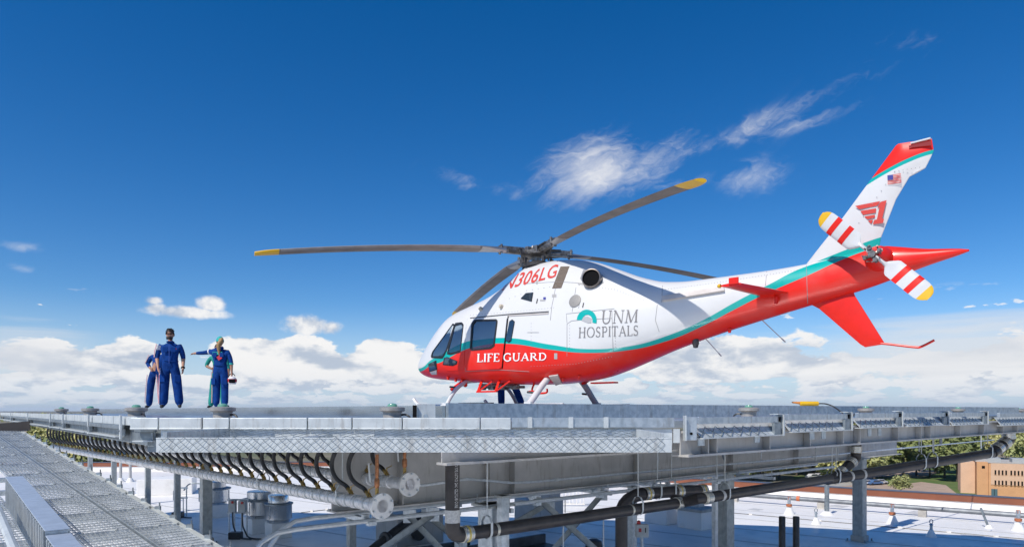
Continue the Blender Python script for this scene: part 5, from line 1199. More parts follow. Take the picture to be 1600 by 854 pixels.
for px, py, l in [(1275, 818, 'small white roof anchor with a metal ring, right of the black posts'), (1455, 838, 'small white roof anchor with a metal ring in the right part of the roof')]:
    t_ = thing('roof_anchor', l, 'roof anchor', G(px, py), 0, 'roof anchors'); b = MB(); b.lathe([(.15, 0), (.13, .05), (.07, .17), (.05, .22)], n=14); b.build('boot', M['membrane'], t_, True); b = MB(); b.lathe([(.04, .2), (.04, .34), (.06, .36), (.02, .40)], n=10)
    b.build('post', M['galv'], t_, True); b = MB(); ring = [V((.05*cos(a), 0, .45+.06*sin(a))) for a in [k*pi/6 for k in range(13)]]; b.tube(ring, .012, 6, False); b.build('ring', M['galv_dark'], t_, True)
q0, q1 = G(1545, 824), G(1532, 800, .5); q1 = q0+V((-.22, .05, .62)); t_ = thing('leaning_pipe', 'thin tilted vent pipe leaning against the grey roof pipe', 'vent pipe', q0); b = MB(); b.tube([V((0, 0, 0)), q1-q0], .035, 8); b.build('tube', M['galv_dark'], t_, True); b = MB(); b.lathe([(.13, 0), (.05, .10)], n=12); b.build('boot', M['membrane'], t_, True)
q = G(1292, 803); t_ = thing('vent_post', 'grey standpipe with a white boot under the drain pipe bend', 'vent pipe', q); b = MB(); b.lathe([(.24, 0), (.20, .04), (.10, .12)], n=14); b.build('boot', M['membrane'], t_, True); b = MB(); b.cyl((0, 0, .1), (0, 0, 1.15), .08, n=12); b.build('tube', M['galv_dark'], t_, True)
for px, l in ((1222, 'black post, left one of the close pair at the bottom edge'), (1244, 'black post, right one of the close pair at the bottom edge')):
    p_ = P(px, 806, 13.2); t_ = thing('black_post', l, 'post', (p_.x, p_.y, ROOF), 0, 'pair of black posts'); h = p_.z-ROOF; b = MB(); b.lathe([(.062, 0), (.062, h-.01), (.055, h)], n=16); b.build('post_tube', M['rubber'], t_, True); b = MB(); b.lathe([(.16, 0), (.15, .03), (.07, .10)], n=14); b.build('base_boot', M['membrane'], t_, True)
# thin cables and patches lying on the membrane
for l, a_, c_, e_ in (('thin dark cable across the sunlit roof below the grey pipe', (1140, 800), (1340, 818), (1610, 842)), ('thin dark cable on the roof left of the pale wide column', (470, 800), (560, 790), (640, 782))):
    q = G(*a_, .01); t_ = thing('roof_cable', l, 'cable', q); b = MB(); b.tube([v_-q for v_ in spline([q, G(*c_, .01), G(*e_, .01)], 8)], .013, 6); b.build('cable_run', M['rubber'], t_, True)
    for k in range(1, 8): v_ = spline([q, G(*c_, .01), G(*e_, .01)], 8)[k*2]-q; b = MB(); b.box(v_+V((0, 0, .02)), (.10, .10, .05)); b.build('cable_block', M['membrane'], t_)
for i, (px, py) in enumerate([(1180, 795), (1310, 790), (1430, 800), (1520, 835), (560, 770), (470, 765), (260, 752)]):
    q = G(px, py, .004); b = MB(); b.box((0, 0, 0), (.5+.2*(i % 3), .4+.15*(i % 2), .006), RM); o = b.build('membrane_patch', mat('membrane_patch', (.66, .65, .62), .5, var=.2, vscale=3) if i == 0 else bpy.data.materials['membrane_patch'], bld); o.location = q-bld.location
# stainless exhaust fans
def fan(px, py, w, label, tiers=True):
    q = G(px, py); r = w*q.y/F/2; t_ = thing('exhaust_fan', label, 'roof fan', q, 0, 'stainless roof exhaust fans')
    b = MB(); b.box((0, 0, .22), (r*1.5, r*1.5, .44), RM); b.build('curb', M['membrane'], t_, bevel=.01)
    b = MB(); b.lathe([(r*.78, .44), (r*.80, .50), (r*.97, .55), (r*.97, .95), (r*.99, .96)], n=32); b.build('fan_drum', M['stainless'], t_, True)
    b = MB(); b.lathe([(r*.97, .955), (r*1.06, .96), (r*1.06, 1.0), (r*.9, 1.02)], n=32); b.build('drum_rim', M['galv_dark'], t_, True)
    b = MB(); b.lathe([(r*.74, 1.0), (r*.74, 1.22), (r*.70, 1.24), (.02, 1.25)], n=32); b.build('motor_cap', M['stainless'], t_, True)
    for k in range(10): a = k*pi/5; b = MB(); b.box((r*.975*cos(a), r*.975*sin(a), .75), (.02, .012, .36), Matrix.Rotation(a, 3, 'Z')); b.build('drum_seam', M['galv'], t_)
    return t_
fan(335, 806, 46, 'stainless exhaust fan half hidden by the thick left column'); fan(408, 829, 56, 'tall stainless exhaust fan behind the smaller one'); fan(435, 838, 42, 'smaller stainless exhaust fan in front, beside the bent conduits')
def switch_stand(px, py, h, w, label, boxes, mirror=1):
    q = G(px, py); t_ = thing('switch_stand', label, 'electrical stand', q); 
    for x in (-w/2, w/2): b = MB(); b.cyl((x, 0, 0), (x, 0, h), .022, n=8); b.build('leg', M['conduit'], t_, True)
    for z in (h*.95, h*.62): b = MB(); b.box((0, -.01, z), (w+.1, .03, .05)); b.build('rail', M['galv'], t_)
    for x, z, red in boxes:
        b = MB(); b.box((x, -.10, z), (.20, .15, .34)); bx = b.build('switch_box', M['grey_box'], t_, bevel=.01)
        b = MB(); b.box((x+.03, -.185, z+.12), (.06, .03, .07)); b.build('switch_handle', M['red_box'], bx)
        b = MB(); b.tube(spline([(x, -.10, z-.17), (x+.02, -.12, z-.5), (x+.10, -.2, .25), (x+.3, -.35, .05), (x+.7, -.5, .03)], 5), .022, 6); b.build('cable', M['rubber'], t_, True)
    for x in (-w*.2, w*.2): b = MB(); b.cyl((x, 0, 0), (x, 0, h*.6), .018, n=6); b.build('riser_conduit', M['conduit'], t_, True)
    b = MB(); b.box((w*.1, -.3, .10), (.35, .25, .2)); b.build('foot_block', M['rubber'], t_, bevel=.02)
switch_stand(372, 838, 1.15, .52, 'switch stand with two grey boxes with red handles before the fans', [(-.12, .92, 1), (.16, .90, 1)])
switch_stand(283, 806, 1.05, .38, 'switch stand beside the thin column left of the thick column', [(-.10, .75, 0)])
b = MB(); q = G(300, 797); b.tube(spline([V((-.3, 0, .75)), V((-.05, 0, 1.0)), V((.5, .1, .95)), V((.8, .2, .8))], 6), .025, 6); tag(b.build('flexible_conduit', M['galv_dark'], None, True), 'flexible conduit looping from the switch stand to the fan', 'cable').location = q
# junction box on the strut post
q = P(1003, 828, 13.1); t_ = thing('junction_box', 'small grey junction box with a red lamp on a strut post', 'junction box', q); b = MB(); b.box((0, 0, 0), (.24, .14, .25)); b.build('enclosure', M['grey_box'], t_, bevel=.012); b = MB(); b.lathe([(.035, .125), (.04, .13), (.035, .18), (.01, .20)], (-.06, 0, 0), n=12); b.build('red_lamp', M['red_box'], t_, True)
b = MB(); b.box((-.05, -.073, .02), (.05, .012, .07)); b.build('cover_switch', M['red_box'], t_); b = MB(); b.box((.055, -.073, .02), (.014, .012, .09)); b.build('cover_mark', M['dark'], t_); b = MB(); b.cyl((.0, 0, -.12), (-.0, .0, -1.5), .03, n=8); b.build('conduit_drop', M['galv'], t_, True)
# blocks, ducts, mats
def block(name, label, cat, px, py, size, m, rz=RZ, top=None):
    t_ = thing(name, label, cat, G(px, py), rz); b = MB(); b.box((0, 0, size[2]/2), size); b.build('body', m, t_, bevel=.02); return t_
t_ = block('curb_box', 'white capped curb box under the long drain pipe near the middle right column', 'curb box', 1090, 823, (.9, .9, .55), M['membrane']); b = MB(); b.box((0, 0, .60), (1.0, 1.0, .10)); b.build('cap', M['concrete'], t_, bevel=.02); b = MB(); b.box((.0, 0, .75), (.3, .3, .2)); b.build('vent_block', M['grey_box'], t_)
t_ = block('curb_box', 'pale curb box behind the coupled pipes, left of the capped one', 'curb box', 1040, 815, (1.1, .9, .75), M['membrane'])
t_ = block('duct_box', 'grey square duct box behind the left braces', 'duct', 640, 845, (1.5, 1.2, .85), M['steel']); b = MB(); b.box((0, 0, .88), (1.6, 1.3, .06)); b.build('flange_rim', M['galv_dark'], t_); b = MB(); b.cyl((-.1, -.6, .35), (-.1, -.68, .35), .22, n=20); b.build('round_collar', M['rubber'], t_, True)
t_ = block('duct_box', 'grey stepped duct box behind the crossing braces', 'duct', 842, 815, (1.3, 1.0, .8), M['steel']); b = MB(); b.box((.2, 0, .95), (.8, .8, .3)); b.build('upper_step', M['steel'], t_)
for px, py, l in ((830, 868, 'wide dark rubber mat on the roof below the drain pipe'), (700, 880, 'dark rubber mat on the roof under the riser elbow')):
    t_ = thing('rubber_mat', l, 'mat', G(px, py), RZ); b = MB(); b.box((0, 0, .03), (2.6, 1.7, .05)); b.build('mat_slab', M['rubber'], t_); b = MB(); b.box((0, .9, .15), (2.6, .08, .3)); b.build('mat_edge', M['steel_dark'], t_)
q = G(600, 842, .45); t_ = thing('dark_hose', 'black corrugated hose with a round mouth left of the long brace', 'hose', q); b = MB(); b.tube(spline([V((-.5, -.3, -.4)), V((-.2, -.1, -.15)), V((0, 0, 0)), V((.5, .5, .35)), V((.9, 1.0, .5))], 6), .10, 12); b.build('hose_tube', M['rubber'], t_, True); b = MB(); b.lathe([(.18, -.08), (.2, 0), (.16, .04)], (.02, 0, 0), V((-.4, -.8, .1)).to_track_quat('Z', 'Y').to_matrix(), 20); b.build('hose_mouth', M['rubber'], t_, True)
q = G(928, 862); t_ = thing('dark_hose', 'black round hose end at the bottom edge under the right brace', 'hose', q); b = MB(); b.lathe([(.22, 0), (.24, .1), (.20, .30), (.08, .36)], n=18); b.build('hose_body', M['rubber'], t_, True)
for px, py, l in ((317, 858, 'white roof stub at the foot of the thick column'), (625, 742, 'low white vent far back on the roof behind the manifolds'), (196, 752, 'pair of dark vent pipes far back on the roof, left')):
    q = G(px, py); t_ = thing('roof_stub', l, 'roof vent', q)
    if px == 196:
        for x in (-.25, .25): b = MB(); b.cyl((x, 0, 0), (x, 0, 1.2), .07, n=10); b.build('vent_tube', M['steel'], t_, True); b = MB(); b.lathe([(.2, 0), (.09, .2)], (x, 0, 0), n=12); b.build('boot', M['membrane'], t_, True)
    else: b = MB(); b.lathe([(.25, 0), (.22, .1), (.15, .3), (.05, .33)], n=16); b.build('boot', M['membrane'], t_, True)
t_ = block('roof_hatch', 'low white roof hatch far back left of the thick column', 'roof hatch', 262, 770, (2.2, 1.4, .7), M['membrane'], .3)
# far white fence seen under the girder
q = G(875, 790); t_ = thing('white_railing', 'small white railing seen under the girder behind the braces', 'railing', q); 
for k in range(14): b = MB(); b.box((-.9+k*.14, 0, .5), (.03, .03, .9)); b.build('baluster', M['membrane'], t_)
for z in (.08, .96): b = MB(); b.box((0, 0, z), (1.95, .04, .05)); b.build('rail', M['membrane'], t_)
# ================================================================ ground, park, town
def ground_mat():
    m = bpy.data.materials.new('ground'); m.use_nodes = True; t = NT(m.node_tree); b = t.n['Principled BSDF']
    v = t.new('ShaderNodeTexCoord').outputs['Object']; n1 = t.noise(v, .012, 6, .6); n2 = t.noise(v, .3, 5, .6); n3 = t.noise(v, .002, 4, .6)
    col = t.mix(t.smooth(n1, .40, .62), (.23, .185, .13), (.10, .12, .05)); col = t.mix(t.mul(t.smooth(n2, .4, .7), .4), col, (.30, .25, .19)); col = t.mix(t.mul(t.smooth(n3, .5, .7), .5), col, (.26, .22, .17))
    t.put(b.inputs['Base Color'], col); b.inputs['Roughness'].default_value = .95; return m
b = MB(); N = 24; Rr = 16000
b.addv([(Rr*cos(2*pi*i/N), Rr*sin(2*pi*i/N), 0) for i in range(N)], [tuple(range(N))]); struct(b.build('ground', ground_mat()))
def on_ground(px, py, z=0.):
    d = (EZ-z)*F/(py-HY); q = P(px, py, d); return V((q.x, q.y, z))
M['lawn'] = mat('lawn', (.085, .145, .032), .9, 0, vscale=.25, col2=(.14, .17, .05), vdetail=7)
M['dirt'] = mat('bare_earth', (.46, .34, .26), .95, 0, vscale=.4, col2=(.36, .27, .20), vdetail=7)
M['asphalt'] = mat('asphalt', (.055, .055, .058), .85, 0, vscale=1.2, col2=(.075, .073, .07))
def sheet(name, px, m, z):
    pts = [on_ground(*q, z) for q in px]; b = MB(); b.addv(pts, [tuple(range(len(pts)))]); return struct(b.build(name, m))
sheet('lawn', [(1240, 743), (1240, 790), (1620, 790), (1620, 720), (1500, 722), (1380, 733)], M['lawn'], .02)
sheet('bare_earth', [(1300, 752), (1320, 790), (1500, 786), (1497, 772), (1478, 757), (1440, 752), (1400, 757), (1360, 751)], M['dirt'], .04)
sheet('bare_earth', [(1370, 744), (1440, 746), (1470, 736), (1440, 732), (1395, 735)], M['dirt'], .04)
sheet('park_path', [(1255, 757), (1290, 762), (1370, 752), (1360, 749)], mat('path_concrete', (.42, .40, .37), .9, var=.15), .06)
# trees: a few crowns shared by many trees
LEAF = [mat('leaves_deep_green', (.18, .22, .08), .75, 0, vscale=.9, col2=(.27, .29, .10), spec=.25), mat('leaves_olive', (.42, .42, .17), .75, 0, vscale=.9, col2=(.31, .34, .13), spec=.25), mat('leaves_yellow_green', (.58, .53, .22), .75, 0, vscale=.9, col2=(.42, .41, .16), spec=.25)]
BARK = mat('bark', (.12, .095, .07), .9, 0, var=.3, vscale=3)
rt = random.Random(11)
def crown_mesh(seed, nl, H=9.0, wid=4.6, nclump=16, leaf=.42):
    r = random.Random(seed); b = MB(); cl = []
    for i in range(nclump):
        a = r.random()*6.283; u = r.random(); z = H*(.34+.58*u); rad = wid*sqrt(max(.03, 1-((z/H-.60)/.42)**2))*sqrt(r.random())*.86
        cl.append((V((rad*cos(a), rad*sin(a), z)), wid*(.24+.20*r.random())))
    cl.append((V((0, 0, H*.75)), wid*.45))
    for i in range(nl):
        c, s = cl[int(r.random()*len(cl))]; d = V((r.gauss(0, 1), r.gauss(0, 1), r.gauss(0, .8))).normalized(); p = c+d*s*(.45+.62*r.random()**.6)
        n = (d*.8+V((r.gauss(0, .55), r.gauss(0, .55), r.gauss(0, .5)+.75))).normalized(); x = n.orthogonal().normalized(); y = n.cross(x); k = leaf*(.6+.8*r.random()); a = r.random()*3.14; x, y = x*cos(a)+y*sin(a), y*cos(a)-x*sin(a)
        b.addv([p-x*k, p-y*k*.7, p+x*k, p+y*k*.7], [(0, 1, 2, 3)])
    me = bpy.data.meshes.new('crown'); me.from_pydata(b.v, [], b.f); return me
def trunk_mesh(seed, H=9.0):
    r = random.Random(seed); b = MB(); b.tube([V((0, 0, -.1)), V((.05, 0, H*.2)), V((.1, .1, H*.45)), V((.05, .1, H*.7))], [.26, .21, .15, .05], 8)
    for i in range(6): a = r.random()*6.283; z = H*(.25+.05*i); e = V((cos(a), sin(a), .9)).normalized(); b.tube([V((.06, .05, z)), V((.06, .05, z))+e*H*.14, V((.06, .05, z))+e*H*.28+V((0, 0, .3))], [.10, .07, .02], 6)
    me = bpy.data.meshes.new('trunk'); me.from_pydata(b.v, [], b.f); me.materials.append(BARK); return me
CROWNS = [[crown_mesh(100*k+j, [2600, 1900, 1500][min(j, 2)], wid=4.2+.5*j, nclump=15+3*j) for j in range(3)] for k in range(3)]
for k in range(3):
    for me in CROWNS[k]: me.materials.append(LEAF[k])
TRUNKS = [trunk_mesh(k) for k in range(3)]
def tree(x, y, s, k, label, group, hs=1.):
    t_ = thing('tree', label, 'tree', (x, y, 0), rt.random()*6.28, group)
    for nm, me in (('trunk', TRUNKS[rt.randrange(3)]), ('crown', CROWNS[k][rt.randrange(3)])):
        o = link(nm, me, t_); o.scale = (s, s, s*hs)
    return t_
KN = ['dark green', 'olive green', 'yellow-green']
for px, py, h_px, k, l in [(1408, 770, 30, 1, 'low rounded olive tree standing on the bare earth by the parapet'), (1412, 747, 72, 0, 'dark tall tree left of the park lawn, half behind the girder end'), (1453, 745, 50, 0, 'dark tree in the park with its trunk on the lawn edge'), (1476, 746, 60, 0, 'dark tree in the park just left of the brick building'),
                            (1496, 752, 66, 0, 'dark tree touching the left corner of the brick building'), (1432, 742, 55, 1, 'olive tree behind the park trees, left of centre'), (1462, 738, 60, 1, 'olive tree behind the two dark park trees'), (1512, 740, 66, 0, 'dark tree rising behind the brick building corner'),
                            (1366, 748, 48, 1, 'olive tree right of the right column, beyond the parapet'), (1378, 745, 26, 0, 'small dark tree behind the parked cars'), (1352, 752, 34, 0, 'small dark tree half hidden by the right column'), (1300, 742, 44, 2, 'yellowish tree under the girder left of the right column')]:
    g_ = on_ground(px, py); tree(g_.x, g_.y, h_px/F*g_.y/9.0, k, l, 'park trees', .95)
nn = 0
def where(px, d):
    far_ = 'near the parapet' if d < 260 else 'midway out' if d < 330 else 'farther out' if d < 470 else 'far off'
    if px < 105: return far_+' under the hoses beside the ramp'
    if px < 500: return far_+' under the left deck end, right of the ramp'
    for lim, txt in ((1190, 'behind the middle right column'), (1250, 'between middle right column and drain bend'), (1330, 'just left of the drain pipe bend'), (1400, 'seen beside the right column'), (1440, 'below the girder end'), (1480, 'over the park lawn'), (1530, 'behind the left part of the brick building'), (1575, 'behind the far drain elbow')):
        if px < lim: return far_+', '+txt
    return far_+', at the right picture edge'
for i in range(210):
    v = rt.random(); d = 175+v*v*560; px = 1130+rt.random()*520 if i < 120 else 60+rt.random()*90
    x = (px-CX)*d/F; k = rt.choices((0, 1, 2), (3, 4, 3))[0]
    if i % 5 == 0 and i < 120: d = 190+rt.random()*60; px = 1130+rt.random()*215; x = (px-CX)*d/F
    q_y = HY+EZ*F/d
    if q_y > 738 and px > 1370: continue
    if px > 1470 and d < 215: continue
    if q_y > 757: continue
    tree(x, d, (.75+.55*rt.random())*(1+.0006*d), k, KN[k]+' leafy tree '+where(px, d), KN[k]+(' town trees beyond the park' if px > 500 else ' trees under the left deck end'))
# far wood reading as one mass
b = MB(); r = random.Random(5)
for i in range(900):
    d = 700+r.random()**.8*3000; px = -200+r.random()*2000; x = (px-CX)*d/F; s = (5+6*r.random())
    for j in range(10):
        p = V((x+r.gauss(0, s*.55), d+r.gauss(0, s*.4), s*(.3+.75*r.random()))); k = s*.36; n = V((r.gauss(0, 1), r.gauss(0, 1)-.7, r.gauss(0, 1)+.6)).normalized(); u = n.orthogonal().normalized(); w = n.cross(u); b.addv([p-u*k, p-w*k*.8, p+u*k, p+w*k*.8], [(0, 1, 2, 3)])
me = bpy.data.meshes.new('woodland'); me.from_pydata(b.v, [], b.f); me.materials.append(LEAF[1]); link('woodland', me, None, None, 'stuff')
# orange brick building
def brick_mat(name, c1, c2):
    m = bpy.data.materials.new(name); m.use_nodes = True; t = NT(m.node_tree); b = t.n['Principled BSDF']; v = t.new('ShaderNodeTexCoord').outputs['Object']; x, y, z = t.xyz(v)
    br = t.new('ShaderNodeTexBrick'); t.put(br.inputs['Vector'], t.cxyz(t.add(x, y), z, 0)); br.inputs['Scale'].default_value = 4; t.put(br.inputs['Color1'], c1); t.put(br.inputs['Color2'], c2); t.put(br.inputs['Mortar'], tuple(q*.8 for q in c1)); n = t.noise(v, .5, 5, .6)
    t.put(b.inputs['Base Color'], t.mix(t.mul(t.smooth(n, .4, .7), .25), br.outputs[0], tuple(q*.75 for q in c2))); b.inputs['Roughness'].default_value = .85; return m
M['brick_o'] = brick_mat('orange_brick', (.76, .41, .20), (.68, .35, .16)); M['brick_t'] = brick_mat('tan_brick', (.80, .53, .35), (.72, .46, .30))
BD = 160.; p = P(1527, 722, BD); bw = thing('brick_building', 'orange and tan brick building with small slit windows beyond the parapet', 'building', (p.x, p.y, 0), -.52); Hb = p.z
b = MB(); b.box((13.2, 7, Hb/2), (22, 14, Hb)); b.build('wall', M['brick_o'], bw)
b = MB(); b.box((1.05, 6.2, Hb/2+.05), (2.2, 12, Hb+.1)); b.build('stair_tower', M['brick_o'], bw); b = MB(); b.box((-1.6, 8.2, Hb/2-.1), (2.9, 9, Hb-.2)); b.build('side_wing', M['brick_t'], bw)
b = MB(); b.box((13.4, -.06, 5.2), (21.6, .12, 5.0)); b.build('tan_panel', M['brick_t'], bw)
for zz in (5.6, 3.2):
    for gx in (3.5, 6.5, 9.5):
        for k in range(4):
            b = MB(); b.box((gx+k*.68, -.08, zz), (.32, .14, 1.05)); wn = b.build('window', M['dark'], bw); b = MB(); b.box((gx+k*.68, -.16, zz-.57), (.42, .12, .06)); b.build('sill', M['brick_o'], wn)
b = MB(); b.box((1.2, .18, 6.7), (.6, .12, .6)); b.build('vent_opening', M['dark'], bw)
b = MB(); b.box((3.3, -.03, .6), (1.2, .14, 2.2)); wn = b.build('window', mat('teal_glass', (.10, .17, .19), .1), bw); b = MB(); b.box((3.3, -.13, .6), (.08, .06, 2.2)); b.build('mullion', M['dark'], wn)
for x, w in ((2.3, 5.0), (12.5, 11)): b = MB(); b.box((x, 5, Hb+.55), (w, 5, .9)); b.build('roof_screen', mat('grey_roof_screen', (.42, .43, .42), .6, var=.1), bw)
b = MB(); b.box((13.2, 7, Hb+.05), (22.2, 14.2, .12)); b.build('roof_cap', M['concrete'], bw)
b = MB(); b.cyl((4.6, 7, Hb), (4.6, 7, Hb+3.2), .06, n=6); b.build('antenna', M['steel'], bw)
# distant buildings, cars
cars = [(1352, 757, (.75, .75, .75), 'white'), (1358, 755, (.08, .16, .34), 'blue'), (1366, 757, (.10, .20, .40), 'pale blue'), (1374, 756, (.7, .7, .7), 'silver'), (1270, 747, (.72, .72, .72), 'white'), (1281, 746, (.5, .5, .52), 'silver'), (1292, 747, (.7, .7, .7), 'white')]
for i, (px, py, c, nm) in enumerate(cars):
    g_ = on_ground(px, py); t_ = thing('parked_car', nm+' car parked '+['beside the right column', 'right of the white one by the column', 'third from the right column', 'fourth from the right column', 'first in the lot under the girder', 'second in the lot under the girder', 'third in the lot under the girder'][i], 'car', g_, .3, 'cars parked beyond the parapet'); m = mat('car_paint_'+nm.replace(' ', '_')+'_paint', c, .3, .2)
    prof = [(-2.2, .35), (-2.25, .8), (-1.5, .95), (-.9, 1.42), (.7, 1.45), (1.35, .98), (2.15, .85), (2.25, .4)]; b = MB(); b.prism([(x, -.85, z) for x, z in prof], (0, 1.7, 0)); b.build('body', m, t_, bevel=.08)
    b = MB(); b.prism([(x, -.87, z) for x, z in [(-1.25, .97), (-.82, 1.36), (.62, 1.38), (1.1, .98)]], (0, 1.74, 0)); b.build('window', M['glass'], t_)
    for x in (-1.4, 1.4):
        for y in (-.8, .8): b = MB(); b.cyl((x, y-.1, .33), (x, y+.1, .33), .33, n=14); b.build('wheel', M['rubber'], t_, True)
far = [(1590, 672, 900, 26, 16, (.62, .60, .58), 'pale far building with red panels at the right edge'), (1563, 676, 1000, 30, 10, (.5, .42, .36), 'tan low far building left of the pale one'), (82, 688, 420, 40, 9, (.52, .44, .36), 'tan low building under the left end of the deck'), (118, 700, 300, 26, 7, (.60, .58, .54), 'pale low building behind the ramp edge'), (60, 678, 600, 44, 12, (.5, .5, .5), 'grey low building far left under the hoses'), (1452, 661, 1500, 60, 14, (.46, .40, .35), 'far tan building above the town trees')]
for px, py, d, w, h, c, l in far:
    p = P(px, py, d); t_ = thing('far_building', l, 'building', (p.x, p.y, 0), rt.random()*.4-.2); b = MB(); b.box((0, w*.3, h/2), (w, w*.6, h)); b.build('wall', mat('far_wall', c, .8, var=.1, vscale=.1), t_); b = MB(); b.box((0, w*.3, h+.2), (w*1.02, w*.62, .5)); b.build('roof', M['concrete'], t_)
    n = int(w/4)
    for fl in range(max(1, int(h/4))):
        for i in range(n): b = MB(); b.box((-w/2+(i+.5)*w/n, -.02, 2.2+fl*4), (w/n*.5, .1, 1.6)); b.build('window', mat('red_panel', (.45, .05, .05), .6) if 'red panels' in l and i % 3 == 1 else M['dark'], t_)
# distant mesas
def mesa(az0, az1, d, hmax, seed, name, c, pts=None):
    r = random.Random(seed); n = 90; b = MB(); vs = []
    for i in range(n+1):
        u = i/n; a = az0+(az1-az0)*u; h = 0
        for k in range(1, 7): h += sin(u*6.28*k*1.7+seed*k*1.9)/k*.22
        h = hmax*max(.08, (.62+h*.45))*min(1, min(u, 1-u)*9)
        for f_, hh in ((0, 0), (.012, .55), (.022, .92), (.05, 1.0), (.3, .9)): vs.append((sin(a)*d*(1+f_), cos(a)*d*(1+f_), h*hh-2))
    fs = [(i*5+j, (i+1)*5+j, (i+1)*5+j+1, i*5+j+1) for i in range(n) for j in range(4)]; b.addv(vs, fs); return struct(b.build(name, c, None, True))
hm = mat('mesa_scrub', (.16, .15, .12), .95, 0, vscale=.004, col2=(.10, .11, .08), vdetail=8)
mesa(radians(24), radians(62), 9000, 66, 2.3, 'mesa', hm); mesa(radians(-27), radians(-4), 8000, 58, 4.1, 'mesa', hm); mesa(radians(-6), radians(26), 11000, 50, 6.4, 'mesa', hm)
mesa(radians(-70), radians(-24), 11000, 26, 5.2, 'mesa', hm); mesa(radians(62), radians(180), 9000, 60, 1.1, 'mesa', hm); mesa(radians(180), radians(290), 9000, 60, 3.7, 'mesa', hm)
# ================================================================ people on the pad
M['suit'] = mat('royal_blue_flight_suit', (.003, .050, .245), .85, 0, vscale=7, col2=(.002, .030, .155), spec=.2, bump=1., bscale=11)
M['skin'] = mat('skin', (.50, .26, .17), .55, 0, var=.12, vscale=14); M['skin_tan'] = mat('tan_skin', (.36, .18, .11), .55, 0, var=.12, vscale=14)
M['boot'] = mat('black_boot', (.02, .02, .022), .5); M['scrub'] = mat('teal_scrubs', (.01, .30, .25), .8, 0, var=.3, vscale=7, bump=.3, bscale=16)
M['hair_dark'] = mat('dark_hair', (.025, .018, .014), .6, 0, var=.4, vscale=30); M['hair_blond'] = mat('blond_hair', (.42, .26, .11), .55, 0, vscale=30, col2=(.28, .16, .06), stretch=(3, 3, .5))
M['cap'] = mat('teal_cap', (.02, .42, .38), .8, 0, var=.2, vscale=9); M['white_cloth'] = mat('white_stripe', (.75, .72, .74), .8); M['red_cloth'] = mat('red_stripe', (.55, .04, .06), .8)
def limb_hand(vs, es, rs, lb, wrist, e0, d, side, palm_n, s):
    """palm, four bent fingers and a thumb grown on from a wrist vertex; d points down the hand"""
    w = V(wrist); d = d.normalized(); x = d.cross(palm_n).normalized()*side
    def addv(q, r, parent): vs.append(q); rs.append((r, r)); lb.append('skin'); es.append((parent, len(vs)-1)); return len(vs)-1
    p = addv(w+d*.045*s, .034*s, e0)
    for k, (off, L) in enumerate([(-.030, .062), (-.010, .072), (.011, .068), (.030, .054)]):
        a = addv(w+d*.09*s+x*off*s, .011*s, p); b_ = addv(w+d*(.09+L*.5)*s+x*off*1.1*s+palm_n*.008*s, .010*s, a); addv(w+d*(.09+L)*s+x*off*1.1*s+palm_n*(.022+.004*k)*s, .008*s, b_)
    a = addv(w+d*.055*s-x*.042*s, .013*s, p); b_ = addv(w+d*.085*s-x*.056*s+palm_n*.012*s, .011*s, a); addv(w+d*.112*s-x*.056*s+palm_n*.02*s, .009*s, b_)
